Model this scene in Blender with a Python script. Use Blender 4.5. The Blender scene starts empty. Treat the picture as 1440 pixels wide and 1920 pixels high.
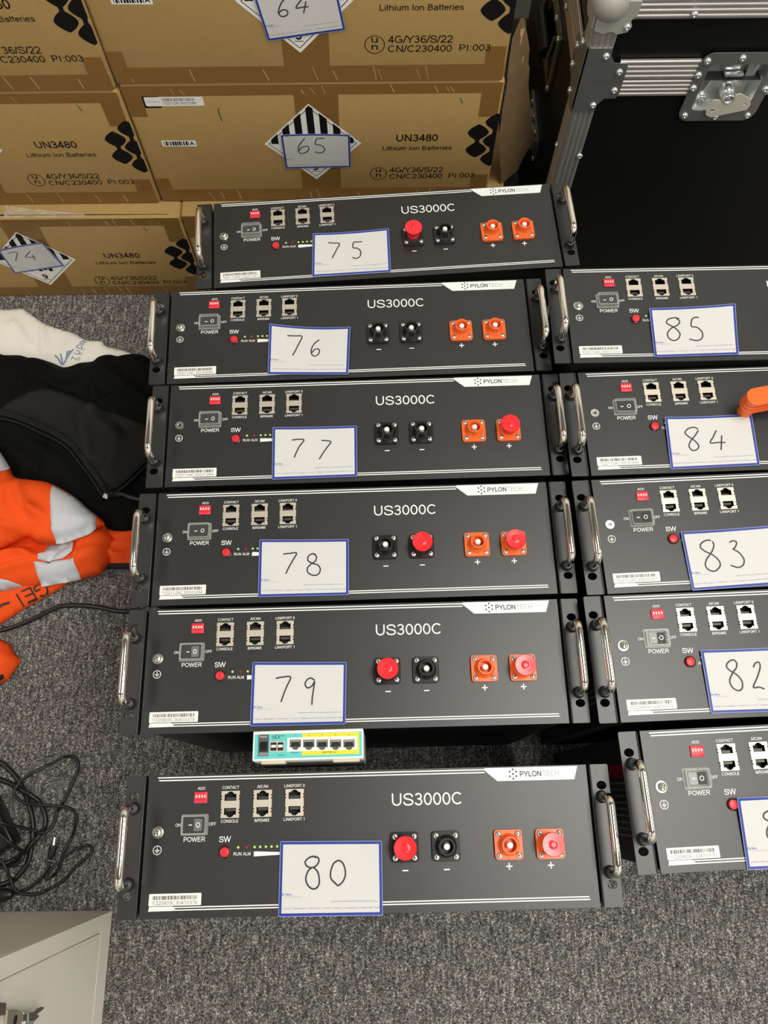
import bpy, bmesh, math, random
import numpy as np
from mathutils import Vector, Matrix
from mathutils.geometry import tessellate_polygon, delaunay_2d_cdt

random.seed(7)
scene = bpy.context.scene
col = scene.collection

# ---------------------------------------------------------------- camera
cd = bpy.data.cameras.new('camera')
cam = bpy.data.objects.new('camera', cd)
col.objects.link(cam)
cd.sensor_fit = 'VERTICAL'
cd.sensor_height = 36.0
cd.lens = 1487.441 * 36.0 / 1920.0
cd.clip_start = 0.02
cam.matrix_world = (Matrix.Translation((0, 0, 1.25868)) @ Matrix.Rotation(0.342281, 4, 'X')
                    @ Matrix.Rotation(-0.010436, 4, 'Z'))
scene.camera = cam

# ---------------------------------------------------------------- world, lamps, exposure
world = bpy.data.worlds.new('world')
scene.world = world
world.use_nodes = True
world.node_tree.nodes['Background'].inputs[0].default_value = (1.0, 0.95, 0.88, 1)
world.node_tree.nodes['Background'].inputs[1].default_value = 0.05

CEIL = 2.62
LAMPS = [(lx, ly, 43 if (lx, ly) == (0.80, 0.15) else 19) for lx in (-1.9, 0.80, 3.4) for ly in (0.15, -1.7, -3.5)]
for lx, ly, lw in LAMPS:                                   # ceiling panel lamps of the office, weaker ones added unseen as fill
    ld = bpy.data.lights.new('ceiling_and_fill_lamp', 'AREA')
    ld.shape = 'RECTANGLE'
    ld.size = 0.6
    ld.size_y = 1.2
    ld.energy = lw
    ld.color = (1.0, 0.965, 0.895)
    lo = bpy.data.objects.new('ceiling_and_fill_lamp', ld)
    lo.location = (lx, ly, CEIL - 0.03)
    col.objects.link(lo)

vs = scene.view_settings
vs.view_transform = 'Standard'
vs.look = 'None'
vs.gamma = 1.0
vs.exposure = 0.0
vs.use_curve_mapping = False
scene.display_settings.display_device = 'sRGB'


# ---------------------------------------------------------------- materials
def mat(name, color, rough=0.5, metal=0.0, spec=0.5, coat=0.0, trans=0.0, ior=1.45, alpha=1.0):
    m = bpy.data.materials.new(name)
    m.use_nodes = True
    b = m.node_tree.nodes['Principled BSDF']
    b.inputs['Base Color'].default_value = (*color, 1)
    b.inputs['Roughness'].default_value = rough
    b.inputs['Metallic'].default_value = metal
    b.inputs['Specular IOR Level'].default_value = spec
    b.inputs['Coat Weight'].default_value = coat
    b.inputs['Transmission Weight'].default_value = trans
    b.inputs['IOR'].default_value = ior
    b.inputs['Alpha'].default_value = alpha
    return m


def nodes(m):
    return m.node_tree.nodes, m.node_tree.links, m.node_tree.nodes['Principled BSDF']


def noise_bump(m, scale, strength, dist=0.001, detail=4.0, coord='Object', rough=0.5):
    n, l, b = nodes(m)
    tc = n.new('ShaderNodeTexCoord')
    nz = n.new('ShaderNodeTexNoise')
    nz.inputs['Scale'].default_value = scale
    nz.inputs['Detail'].default_value = detail
    nz.inputs['Roughness'].default_value = rough
    bp = n.new('ShaderNodeBump')
    bp.inputs['Strength'].default_value = strength
    bp.inputs['Distance'].default_value = dist
    l.new(tc.outputs[coord], nz.inputs['Vector'])
    l.new(nz.outputs['Fac'], bp.inputs['Height'])
    l.new(bp.outputs['Normal'], b.inputs['Normal'])
    return nz


def noise_color(m, scale, c1, c2, lo=0.3, hi=0.7, detail=5.0, stretch=(1, 1, 1)):
    n, l, b = nodes(m)
    tc = n.new('ShaderNodeTexCoord')
    mp = n.new('ShaderNodeMapping')
    mp.inputs['Scale'].default_value = stretch
    nz = n.new('ShaderNodeTexNoise')
    nz.inputs['Scale'].default_value = scale
    nz.inputs['Detail'].default_value = detail
    cr = n.new('ShaderNodeValToRGB')
    cr.color_ramp.elements[0].position = lo
    cr.color_ramp.elements[0].color = (*c1, 1)
    cr.color_ramp.elements[1].position = hi
    cr.color_ramp.elements[1].color = (*c2, 1)
    l.new(tc.outputs['Object'], mp.inputs['Vector'])
    l.new(mp.outputs['Vector'], nz.inputs['Vector'])
    l.new(nz.outputs['Fac'], cr.inputs['Fac'])
    l.new(cr.outputs['Color'], b.inputs['Base Color'])
    return nz


M = {}
M['panel'] = mat('black powder coat', (0.0105, 0.0105, 0.0102), 0.41, spec=0.85)
noise_bump(M['panel'], 2000, 0.25, 0.0002)
M['casing'] = mat('black sheet steel', (0.012, 0.012, 0.012), 0.5)
M['chrome'] = mat('chrome', (0.82, 0.78, 0.70), 0.09, 1.0)
M['ferrule'] = mat('dark ferrule', (0.05, 0.05, 0.05), 0.4, 0.3)
M['zinc'] = mat('zinc screw', (0.75, 0.74, 0.70), 0.28, 1.0)
M['tin'] = mat('tinned port shield', (0.70, 0.64, 0.54), 0.42, 0.75)
M['plastic'] = mat('black plastic', (0.012, 0.012, 0.012), 0.28)
M['void'] = mat('black socket', (0.006, 0.006, 0.006), 0.6)
M['red_cap'] = mat('red soft plastic', (0.78, 0.022, 0.030), 0.22, spec=0.6)
M['red_button'] = mat('red button', (0.62, 0.025, 0.035), 0.35)
M['red_dip'] = mat('red switch block', (0.72, 0.03, 0.06), 0.4)
M['pinkish'] = mat('pale switch slider', (0.85, 0.55, 0.50), 0.5)
M['orange'] = mat('orange plastic', (0.86, 0.135, 0.022), 0.30)
M['pin'] = mat('white contact pin', (0.82, 0.80, 0.75), 0.3)
M['ink'] = mat('white print', (0.78, 0.78, 0.76), 0.5)
M['badge'] = mat('white badge', (0.76, 0.77, 0.76), 0.45)
M['grey_ink'] = mat('grey print', (0.055, 0.055, 0.055), 0.5)
M['lgrey_ink'] = mat('light grey print', (0.22, 0.22, 0.22), 0.5)
M['sticker'] = mat('white sticker', (0.80, 0.79, 0.75), 0.4)
M['black_ink'] = mat('black print', (0.016, 0.015, 0.014), 0.55)
M['green_led'] = mat('pale green lens', (0.50, 0.72, 0.22), 0.25)
M['red_led'] = mat('dark red lens', (0.42, 0.01, 0.02), 0.25)
M['clear'] = mat('clear cover', (0.95, 0.95, 0.92), 0.05, trans=0.97, ior=1.25)
M['clear_wall'] = mat('clear cover wall', (0.74, 0.73, 0.68), 0.12, alpha=0.17)
M['clear_top'] = mat('clear cover top', (0.80, 0.80, 0.76), 0.06, alpha=0.05)
M['barcode'] = mat('grey barcode print', (0.10, 0.10, 0.10), 0.5)
M['rocker'] = mat('black rocker', (0.015, 0.015, 0.016), 0.2)
M['paper'] = mat('white paper', (0.60, 0.60, 0.58), 0.5, spec=0.3)
M['paper_blue'] = mat('blue paper edge', (0.016, 0.04, 0.27), 0.4)
M['paper_rim'] = mat('pale card rim', (0.25, 0.30, 0.58), 0.4)
M['pen'] = mat('black pen', (0.03, 0.03, 0.04), 0.5)
M['blue_ink'] = mat('faint blue print', (0.19, 0.23, 0.46), 0.5)
M['faint_ink'] = mat('faint grey print', (0.42, 0.42, 0.46), 0.5)
M['card'] = mat('corrugated cardboard', (0.42, 0.27, 0.12), 0.62, spec=0.3)
noise_color(M['card'], 60, (0.375, 0.243, 0.088), (0.41, 0.268, 0.099), 0.3, 0.75, stretch=(1.0, 1, 1.3))
noise_bump(M['card'], 500, 0.08, 0.0006)
M['film'] = mat('clear crumpled film', (0.85, 0.82, 0.74), 0.08, alpha=0.22)
M['card_in'] = mat('pale cardboard', (0.50, 0.33, 0.16), 0.7, spec=0.25)
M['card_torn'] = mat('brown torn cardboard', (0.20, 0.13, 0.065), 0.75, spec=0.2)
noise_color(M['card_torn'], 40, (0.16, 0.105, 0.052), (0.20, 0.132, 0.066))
M['tape'] = mat('brown packing tape', (0.21, 0.115, 0.032), 0.25, spec=0.5)
noise_bump(M['tape'], 90, 0.22, 0.0012)
M['box_ink'] = mat('black box print', (0.006, 0.0055, 0.006), 0.6, spec=0.2)
M['glint'] = mat('painted tape glint', (0.50, 0.37, 0.20), 0.4)  # pale colour standing in for highlights on tape wrinkles
M['green_pen'] = mat('green marker', (0.05, 0.13, 0.04), 0.5)
M['alu'] = mat('ribbed aluminium', (0.60, 0.575, 0.55), 0.42, 0.85)
M['steel'] = mat('zinc plated steel', (0.34, 0.35, 0.34), 0.35, 0.8)
M['bright'] = mat('bright zinc steel', (0.78, 0.81, 0.80), 0.20, 0.8)
M['wing'] = mat('pale passivated steel', (0.66, 0.63, 0.54), 0.38, 0.35)
M['cast'] = mat('dull cast corner', (0.38, 0.38, 0.34), 0.50, 0.3)
noise_bump(M['cast'], 300, 0.2, 0.0006)
M['laminate'] = mat('black laminate', (0.0045, 0.0045, 0.0045), 0.42, spec=0.3)
noise_bump(M['laminate'], 900, 0.25, 0.0004)
M['rubber'] = mat('black rubber', (0.01, 0.01, 0.01), 0.45)
M['wall'] = mat('white wall paint', (0.80, 0.79, 0.76), 0.75)
noise_bump(M['wall'], 120, 0.1, 0.001)
M['ceiling'] = mat('grey white ceiling tile', (0.36, 0.355, 0.34), 0.9)
M['skirting'] = mat('shaded white skirting paint', (0.36, 0.35, 0.34), 0.5)  # white skirting with its shade put into the grey
M['white_cloth'] = mat('cream white cotton', (0.88, 0.85, 0.77), 0.9, spec=0.15)
noise_bump(M['white_cloth'], 260, 0.12, 0.001)
M['fleece'] = mat('black fleece', (0.0040, 0.0040, 0.0039), 0.85, spec=0.15)
noise_bump(M['fleece'], 700, 0.25, 0.0008)
M['hood'] = mat('charcoal hood knit', (0.0125, 0.0125, 0.0122), 0.75, spec=0.25)
noise_bump(M['hood'], 900, 0.15, 0.0006)
M['shirt_ink'] = mat('soft blue shirt print', (0.22, 0.28, 0.48), 0.8)
M['fleece_trim'] = mat('black ribbed trim', (0.010, 0.010, 0.010), 0.7, spec=0.3)
M['hivis'] = mat('orange high visibility cloth', (0.95, 0.098, 0.012), 0.75, spec=0.2)
noise_bump(M['hivis'], 900, 0.1, 0.0005)
M['navy'] = mat('navy hem', (0.006, 0.008, 0.018), 0.8)
M['reflect'] = mat('silver reflective tape', (0.60, 0.615, 0.66), 0.5, 0.0)
noise_bump(M['reflect'], 110, 0.2, 0.0012)
M['cream'] = mat('light grey painted steel', (0.80, 0.77, 0.67), 0.42)
M['cream_side'] = mat('taupe painted steel', (0.40, 0.365, 0.315), 0.45)
noise_bump(M['cream_side'], 60, 0.05, 0.001)
M['key'] = mat('old nickel key', (0.33, 0.29, 0.25), 0.38, 0.9)
M['tag'] = mat('brushed brass tag', (0.55, 0.49, 0.39), 0.4, 0.8)
M['cable'] = mat('black cable jacket', (0.011, 0.011, 0.011), 0.33)
M['teal'] = mat('teal router face', (0.12, 0.56, 0.54), 0.4)
M['yellow'] = mat('yellow router field', (0.78, 0.66, 0.03), 0.4)
M['white_plastic'] = mat('white plastic', (0.80, 0.80, 0.77), 0.35)
M['port_grey'] = mat('dark grey port', (0.09, 0.09, 0.09), 0.4)
M['foot'] = mat('cream rubber foot', (0.60, 0.55, 0.40), 0.6)
M['wire'] = mat('dull gold contact', (0.13, 0.105, 0.06), 0.4, 0.8)
M['label_grey'] = mat('dark grey label print', (0.035, 0.035, 0.036), 0.5)
M['label_red'] = mat('red label band', (0.20, 0.01, 0.012), 0.5)

# heather-grey loop-pile carpet
cm = mat('grey loop pile carpet', (0.1, 0.1, 0.1), 0.95, spec=0.1)
M['carpet'] = cm
n, l, b = nodes(cm)
tc = n.new('ShaderNodeTexCoord')
wn = n.new('ShaderNodeTexNoise')                            # curls the yarn loops
wn.inputs['Scale'].default_value = 330
wn.inputs['Detail'].default_value = 2
l.new(tc.outputs['Object'], wn.inputs['Vector'])
wm = n.new('ShaderNodeVectorMath')
wm.operation = 'SCALE'
wm.inputs['Scale'].default_value = 0.007
l.new(wn.outputs['Color'], wm.inputs[0])
wa = n.new('ShaderNodeVectorMath')
wa.operation = 'ADD'
l.new(tc.outputs['Object'], wa.inputs[0])
l.new(wm.outputs['Vector'], wa.inputs[1])
mp = n.new('ShaderNodeMapping')
mp.inputs['Scale'].default_value = (0.75, 1.0, 1.0)
l.new(wa.outputs['Vector'], mp.inputs['Vector'])
vo = n.new('ShaderNodeTexVoronoi')
vo.inputs['Scale'].default_value = 820
l.new(mp.outputs['Vector'], vo.inputs['Vector'])
sx = n.new('ShaderNodeSeparateColor')
l.new(vo.outputs['Color'], sx.inputs['Color'])
nz = n.new('ShaderNodeTexNoise')
nz.inputs['Scale'].default_value = 800
nz.inputs['Detail'].default_value = 2
l.new(tc.outputs['Object'], nz.inputs['Vector'])
mx = n.new('ShaderNodeMix')
mx.inputs['Factor'].default_value = 0.35
cm_ = n.new('ShaderNodeMapping')                            # yarn rows running away from the viewer
cm_.inputs['Scale'].default_value = (230, 45, 1)
l.new(tc.outputs['Object'], cm_.inputs['Vector'])
cn = n.new('ShaderNodeTexNoise')
cn.inputs['Scale'].default_value = 1.0
cn.inputs['Detail'].default_value = 1
l.new(cm_.outputs['Vector'], cn.inputs['Vector'])
ca = n.new('ShaderNodeMath')
ca.operation = 'MULTIPLY_ADD'
ca.inputs[1].default_value = 0.80
l.new(cn.outputs['Fac'], ca.inputs[0])
cb_ = n.new('ShaderNodeMath')
cb_.operation = 'SUBTRACT'
cb_.inputs[1].default_value = 0.40
l.new(sx.outputs['Red'], cb_.inputs[0])
l.new(cb_.outputs[0], ca.inputs[2])
l.new(ca.outputs[0], mx.inputs[2])
l.new(nz.outputs['Fac'], mx.inputs[3])
cr = n.new('ShaderNodeValToRGB')
el = cr.color_ramp.elements
el[0].position, el[0].color = 0.12, (0.030, 0.0285, 0.027, 1)
el[1].position, el[1].color = 0.92, (0.75, 0.72, 0.67, 1)
for p_, v_ in ((0.36, 0.075), (0.54, 0.135), (0.70, 0.29)):
    e = el.new(p_)
    e.color = (v_, v_ * 0.96, v_ * 0.91, 1)
l.new(mx.outputs[0], cr.inputs['Fac'])
l.new(cr.outputs['Color'], b.inputs['Base Color'])
bp = n.new('ShaderNodeBump')
bp.inputs['Strength'].default_value = 0.6
bp.inputs['Distance'].default_value = 0.002
bp.invert = True
l.new(vo.outputs['Distance'], bp.inputs['Height'])
l.new(bp.outputs['Normal'], b.inputs['Normal'])


# ---------------------------------------------------------------- mesh helpers
GLYPH = {}


def glyphs(s, bold):
    """Outline-filled letters of the built-in font: (points, triangles), cap height 1 baseline 0."""
    k = (s, bold)
    if k not in GLYPH and all(ch in FONT for ch in s):
        GLYPH[k] = stroke_glyphs(s, bold)
    if k not in GLYPH:
        cu = bpy.data.curves.new('lettering', 'FONT')
        cu.body = s
        cu.resolution_u = 2
        cu.offset = bold
        o = bpy.data.objects.new('lettering', cu)
        col.objects.link(o)
        dg = bpy.context.evaluated_depsgraph_get()
        me = o.evaluated_get(dg).to_mesh()
        me.calc_loop_triangles()
        p = [(v.co.x, v.co.y) for v in me.vertices]
        t = [tuple(t.vertices) for t in me.loop_triangles]
        o.evaluated_get(dg).to_mesh_clear()
        bpy.data.objects.remove(o)
        bpy.data.curves.remove(cu)
        GLYPH[k] = (p, t)
    return GLYPH[k]


def smooth_path(p, k=5, closed=False):
    p = [np.array(q, float) for q in p]
    if len(p) < 3:
        return p
    out = []
    m = len(p)
    rng = m if closed else m - 1
    for i in range(rng):
        g = (lambda j: p[j % m]) if closed else (lambda j: p[min(max(j, 0), m - 1)])
        a, b_, c, d = g(i - 1), g(i), g(i + 1), g(i + 2)
        for s in range(k):
            t = s / k
            out.append(0.5 * (2 * b_ + (c - a) * t + (2 * a - 5 * b_ + 4 * c - d) * t * t
                              + (3 * b_ - a - 3 * c + d) * t ** 3))
    if not closed:
        out.append(p[-1])
    return out


# ---------------------------------------------------------------- grotesque stroke lettering
def arc(cx, cy, rx, ry, a0, a1, n_=None):
    n_ = n_ or max(4, int(abs(a1 - a0) / 15))
    return [(cx + rx * math.cos(math.radians(a0 + (a1 - a0) * i / n_)), cy + ry * math.sin(math.radians(a0 + (a1 - a0) * i / n_))) for i in range(n_ + 1)]


def spl(*p):
    return [tuple(q) for q in smooth_path(p, 5)]


BT, TP = .064, .936
FONT = {
    ' ': (.39, []),
    '0': (.776, [('s', arc(.388, .5, .275, .436, 90, 450))]),
    '1': (.776, [('s', spl((.17, .73), (.32, .82), (.44, .97))), ('l', [(.445, 1), (.445, 0)])]),
    '2': (.776, [('s', arc(.39, .69, .265, .246, 170, -20) + spl((.62, .56), (.45, .38), (.22, .22), (.115, .064))), ('l', [(.07, BT), (.70, BT)])]),
    '3': (.776, [('s', arc(.375, .73, .235, .206, 160, -90)), ('s', arc(.375, .295, .27, .231, 88, -165)), ('l', [(.30, .522), (.40, .522)])]),
    '4': (.776, [('l', [(.53, 0), (.53, .95), (.085, .30), (.74, .30)])]),
    '5': (.776, [('l', [(.67, TP), (.22, TP), (.135, .50)]), ('s', arc(.38, .33, .275, .266, 140, -162))]),
    '6': (.776, [('s', arc(.395, .315, .265, .251, 90, 450)), ('s', arc(.42, .52, .29, .416, 40, 185, 14) + [(.13, .40), (.13, .315)])]),
    '7': (.776, [('l', [(.07, TP), (.705, TP)]), ('s', spl((.68, .93), (.50, .68), (.37, .38), (.30, 0)))]),
    '8': (.776, [('s', arc(.388, .735, .225, .201, 90, 450)), ('s', arc(.388, .299, .272, .235, 90, 450))]),
    '9': (.776, [('s', arc(.381, .685, .265, .251, 90, 450)), ('s', arc(.356, .48, .29, .416, 220, 365, 14) + [(.646, .60), (.646, .685)])]),
    'A': (.93, [('l', [(.03, 0), (.465, .98), (.90, 0)]), ('l', [(.2, .35), (.73, .35)])]),
    'B': (.93, [('l', [(.17, 0), (.17, 1)]), ('s', [(.17, TP)] + arc(.50, .735, .22, .201, 90, -90) + [(.17, .534)]), ('s', [(.17, .534)] + arc(.54, .299, .245, .235, 90, -90) + [(.17, BT)])]),
    'C': (1.01, [('s', arc(.52, .5, .40, .436, 42, 318))]),
    'D': (1.01, [('l', [(.17, 0), (.17, 1)]), ('s', [(.17, TP)] + arc(.47, .5, .37, .436, 90, -90) + [(.17, BT)])]),
    'E': (.93, [('l', [(.17, 0), (.17, 1)]), ('l', [(.17, TP), (.83, TP)]), ('l', [(.17, .52), (.78, .52)]), ('l', [(.17, BT), (.86, BT)])]),
    'F': (.85, [('l', [(.17, 0), (.17, 1)]), ('l', [(.17, TP), (.80, TP)]), ('l', [(.17, .50), (.72, .50)])]),
    'G': (1.09, [('s', arc(.54, .5, .42, .436, 48, 318)), ('l', [(.58, .46), (.95, .46), (.95, .16)]), ('s', spl((.95, .17), (.90, .16), (.80, .19)))]),
    'H': (1.01, [('l', [(.17, 0), (.17, 1)]), ('l', [(.84, 0), (.84, 1)]), ('l', [(.17, .53), (.84, .53)])]),
    'I': (.39, [('l', [(.195, 0), (.195, 1)])]),
    'K': (.93, [('l', [(.17, 0), (.17, 1)]), ('l', [(.84, 1), (.17, .36)]), ('l', [(.36, .55), (.87, 0)])]),
    'L': (.776, [('l', [(.17, 1), (.17, BT), (.74, BT)])]),
    'M': (1.16, [('l', [(.16, 0), (.16, 1)]), ('l', [(1.0, 0), (1.0, 1)]), ('l', [(.18, .98), (.58, .04), (.98, .98)])]),
    'N': (1.01, [('l', [(.17, 0), (.17, 1)]), ('l', [(.84, 0), (.84, 1)]), ('l', [(.18, .96), (.83, .04)])]),
    'O': (1.09, [('s', arc(.545, .5, .43, .436, 90, 450))]),
    'P': (.93, [('l', [(.17, 0), (.17, 1)]), ('s', [(.17, TP)] + arc(.54, .69, .25, .246, 90, -90) + [(.17, .444)])]),
    'R': (1.01, [('l', [(.17, 0), (.17, 1)]), ('s', [(.17, TP)] + arc(.60, .71, .25, .226, 90, -90) + [(.17, .484)]), ('s', spl((.50, .48), (.66, .36), (.90, 0)))]),
    'S': (.93, [('s', spl((.81, .68), (.74, .85), (.46, .936), (.20, .86), (.13, .72), (.22, .59), (.47, .51), (.75, .42), (.83, .27), (.72, .12), (.46, .064), (.18, .13), (.09, .32)))]),
    'T': (.85, [('l', [(.425, 0), (.425, 1)]), ('l', [(.04, TP), (.81, TP)])]),
    'U': (1.01, [('s', [(.17, 1), (.17, .42)] + arc(.505, .39, .335, .326, 180, 360) + [(.84, .42), (.84, 1)])]),
    'V': (.93, [('l', [(.03, 1), (.465, .03), (.90, 1)])]),
    'W': (1.32, [('l', [(.04, 1), (.36, .03), (.66, .97), (.96, .03), (1.28, 1)])]),
    'Y': (.93, [('l', [(.03, 1), (.465, .44), (.465, 0)]), ('l', [(.90, 1), (.465, .44)])]),
    '/': (.39, [('l', [(.02, -.02), (.37, 1.02)])]),
    ':': (.39, [('l', [(.195, 0), (.195, .14)]), ('l', [(.195, .58), (.195, .72)])]),
    'i': (.31, [('l', [(.155, 0), (.155, .72)]), ('l', [(.155, .86), (.155, 1)])]),
    'l': (.31, [('l', [(.155, 0), (.155, 1)])]),
    't': (.39, [('s', [(.18, .95), (.18, .2)] + arc(.31, .19, .13, .126, 180, 275, 6)), ('l', [(.03, .66), (.36, .66)])]),
    'h': (.776, [('l', [(.14, 0), (.14, 1)]), ('s', arc(.385, .44, .245, .226, 180, 0) + [(.63, .40), (.63, 0)])]),
    'n': (.776, [('l', [(.14, 0), (.14, .72)]), ('s', arc(.385, .44, .245, .226, 180, 0) + [(.63, .40), (.63, 0)])]),
    'u': (.776, [('l', [(.63, 0), (.63, .72)]), ('s', [(.14, .72)] + arc(.385, .29, .245, .226, 180, 360))]),
    'm': (1.16, [('l', [(.14, 0), (.14, .72)]), ('s', arc(.36, .46, .22, .206, 180, 0) + [(.58, 0)]), ('s', arc(.80, .46, .22, .206, 180, 0) + [(1.02, 0)])]),
    'o': (.776, [('s', arc(.388, .36, .285, .296, 90, 450))]),
    'a': (.776, [('s', arc(.37, .49, .245, .17, 165, 20, 8) + [(.62, .45), (.62, .12), (.66, .0)]), ('s', spl((.62, .42), (.40, .38), (.17, .32), (.12, .19), (.22, .07), (.40, .065), (.58, .17)))]),
    'e': (.776, [('s', [(.11, .39), (.66, .39)]), ('s', arc(.388, .36, .285, .296, 5, 325))]),
    'r': (.465, [('l', [(.14, 0), (.14, .72)]), ('s', arc(.36, .42, .22, .24, 180, 80, 6))]),
    's': (.70, [('s', spl((.58, .53), (.50, .62), (.35, .656), (.17, .60), (.14, .50), (.24, .41), (.40, .36), (.57, .29), (.59, .17), (.50, .09), (.35, .064), (.16, .11), (.10, .22)))]),
}


def stroke_glyphs(s, bold):
    t = max(.06, .125 + bold * 3.0)
    P, T = [], []
    x = 0.0

    def ribbon(p):
        p = [np.array(q, float) for q in p]
        o = len(P)
        k = len(p)
        closed = np.linalg.norm(p[0] - p[-1]) < 1e-6
        L, R_ = [], []
        for i in range(k):
            a = p[i - 1] if i else (p[-2] if closed else p[0])
            c_ = p[i + 1] if i < k - 1 else (p[1] if closed else p[-1])
            d = c_ - a
            d = d / (np.linalg.norm(d) + 1e-12)
            nn = np.array([-d[1], d[0]]) * t / 2
            L.append(p[i] + nn)
            R_.append(p[i] - nn)
        for q in L + R_:
            P.append((x + q[0], q[1]))
        for i in range(k - 1):
            T.append((o + i, o + k + i, o + k + i + 1))
            T.append((o + i, o + k + i + 1, o + i + 1))
    for ch in s:
        adv, st = FONT[ch]
        for kind, p in st:
            if kind == 's':
                ribbon(p)
            else:
                for i in range(len(p) - 1):
                    a, b_ = np.array(p[i], float), np.array(p[i + 1], float)
                    d = (b_ - a) / np.linalg.norm(b_ - a)
                    if i > 0:
                        a = a - d * t * .45
                    if i < len(p) - 2:
                        b_ = b_ + d * t * .45
                    ribbon([a, b_])
        x += adv
    return P, T


class MB:
    """Collects shapes into one mesh with material slots."""

    def __init__(self, *ms):
        self.v, self.f, self.mi, self.ms = [], [], [], list(ms) or ['panel']
        self.map = None

    def m(self, name):
        if name is None:
            return 0
        if name not in self.ms:
            self.ms.append(name)
        return self.ms.index(name)

    def add(self, vs_, fs, m=None):
        o = len(self.v)
        k = self.m(m)
        for q in vs_:
            self.v.append(tuple(self.map(*q)) if self.map else tuple(q))
        for f in fs:
            self.f.append(tuple(i + o for i in f))
            self.mi.append(k)
        return self

    def box(self, x0, x1, y0, y1, z0, z1, m=None, r=0.0, seg=2):
        if r <= 0:
            vv = [(x, y, z) for z in (z0, z1) for y in (y0, y1) for x in (x0, x1)]
            return self.add(vv, [(0, 2, 3, 1), (4, 5, 7, 6), (0, 1, 5, 4), (2, 6, 7, 3), (0, 4, 6, 2), (1, 3, 7, 5)], m)
        bm = bmesh.new()
        bmesh.ops.create_cube(bm, size=1)
        for q in bm.verts:
            q.co = ((x0 + x1) / 2 + q.co.x * (x1 - x0), (y0 + y1) / 2 + q.co.y * (y1 - y0), (z0 + z1) / 2 + q.co.z * (z1 - z0))
        bmesh.ops.bevel(bm, geom=bm.edges[:], offset=r, segments=seg, profile=0.5, affect='EDGES', clamp_overlap=True)
        bm.verts.index_update()
        self.add([q.co[:] for q in bm.verts], [[q.index for q in f.verts] for f in bm.faces], m)
        bm.free()
        return self

    def flat(self, pts2, z, m=None, holes=()):
        loops = [[Vector((x, y, 0)) for x, y in lp] for lp in [pts2, *holes]]
        tr = tessellate_polygon(loops)
        vv = [(q.x, q.y, z) for lp in loops for q in lp]
        fs = []
        for a, b_, c in tr:
            ar = (vv[b_][0] - vv[a][0]) * (vv[c][1] - vv[a][1]) - (vv[b_][1] - vv[a][1]) * (vv[c][0] - vv[a][0])
            fs.append((a, b_, c) if ar > 0 else (a, c, b_))
        return self.add(vv, fs, m)

    def prism(self, pts2, z0, z1, m=None, holes=(), top=True, bottom=True):
        if top:
            self.flat(pts2, z1, m, holes)
        if bottom:
            self.flat(pts2, z0, m, holes)
            n_ = sum(len(h) for h in holes) + len(pts2)
        for lp in [pts2, *holes]:
            k = len(lp)
            vv = [(x, y, z0) for x, y in lp] + [(x, y, z1) for x, y in lp]
            self.add(vv, [(i, (i + 1) % k, k + (i + 1) % k, k + i) for i in range(k)], m)
        return self

    def lathe(self, prof, n_=20, c=(0, 0, 0), m=None, ax='z'):
        vv, fs = [], []
        for r_, z in prof:
            for i in range(n_):
                a = 2 * math.pi * i / n_
                x, y = r_ * math.cos(a), r_ * math.sin(a)
                q = (x, y, z) if ax == 'z' else ((x, -z, y) if ax == '-y' else ((-z, x, y) if ax == '-x' else (z, x, y)))
                vv.append((c[0] + q[0], c[1] + q[1], c[2] + q[2]))
        for j in range(len(prof) - 1):
            for i in range(n_):
                a, b_ = j * n_ + i, j * n_ + (i + 1) % n_
                fs.append((a, b_, b_ + n_, a + n_))
        if prof[0][0] > 1e-6:
            fs.append(tuple(range(n_ - 1, -1, -1)))
        if prof[-1][0] > 1e-6:
            k = (len(prof) - 1) * n_
            fs.append(tuple(range(k, k + n_)))
        return self.add(vv, fs, m)

    def tube(self, path, r_, n_=10, m=None, caps=True):
        P = [Vector(q) for q in path]
        vv, fs = [], []
        up = None
        for i, q in enumerate(P):
            t = (P[min(i + 1, len(P) - 1)] - P[max(i - 1, 0)]).normalized()
            if up is None:
                up = Vector((0, 0, 1)) if abs(t.z) < 0.9 else Vector((1, 0, 0))
            s = t.cross(up)
            if s.length < 1e-6:
                s = t.cross(Vector((0.3, 1, 0.2)))
            s.normalize()
            up = s.cross(t).normalized()
            rr = r_[i] if isinstance(r_, (list, tuple)) else r_
            for k in range(n_):
                a = 2 * math.pi * k / n_
                vv.append(q + s * (rr * math.cos(a)) + up * (rr * math.sin(a)))
        for i in range(len(P) - 1):
            for k in range(n_):
                a, b_ = i * n_ + k, i * n_ + (k + 1) % n_
                fs.append((a, b_, b_ + n_, a + n_))
        if caps:
            fs.append(tuple(range(n_ - 1, -1, -1)))
            k = (len(P) - 1) * n_
            fs.append(tuple(range(k, k + n_)))
        return self.add([tuple(q) for q in vv], fs, m)

    def text(self, s, x, y, h, w=None, z=0.0, m=None, bold=0.0, rot=0.0, align='c'):
        """Letters of cap height h; x,y = middle (or left/right edge) of the line; w stretches the line to a width."""
        p, t = glyphs(s, bold)
        if not p:
            return self
        cap = 0.729
        if all(ch in FONT for ch in s):
            cap = 1.0
        elif s.isupper() or any(ch.isdigit() for ch in s):
            ys = [q[1] for q in p]
            cap = max(cap * 0.9, max(ys))
        xs = [q[0] for q in p]
        x0, x1 = min(xs), max(xs)
        sy = h / cap
        sx_ = (w / (x1 - x0)) if w else sy
        off = {'c': -(x0 + x1) / 2, 'l': -x0, 'r': -x1}[align]
        c_, s_ = math.cos(rot), math.sin(rot)
        vv = []
        for a, b_ in p:
            u, v_ = (a + off) * sx_, (b_ - cap / 2) * sy
            vv.append((x + c_ * u - s_ * v_, y + s_ * u + c_ * v_, z))
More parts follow.
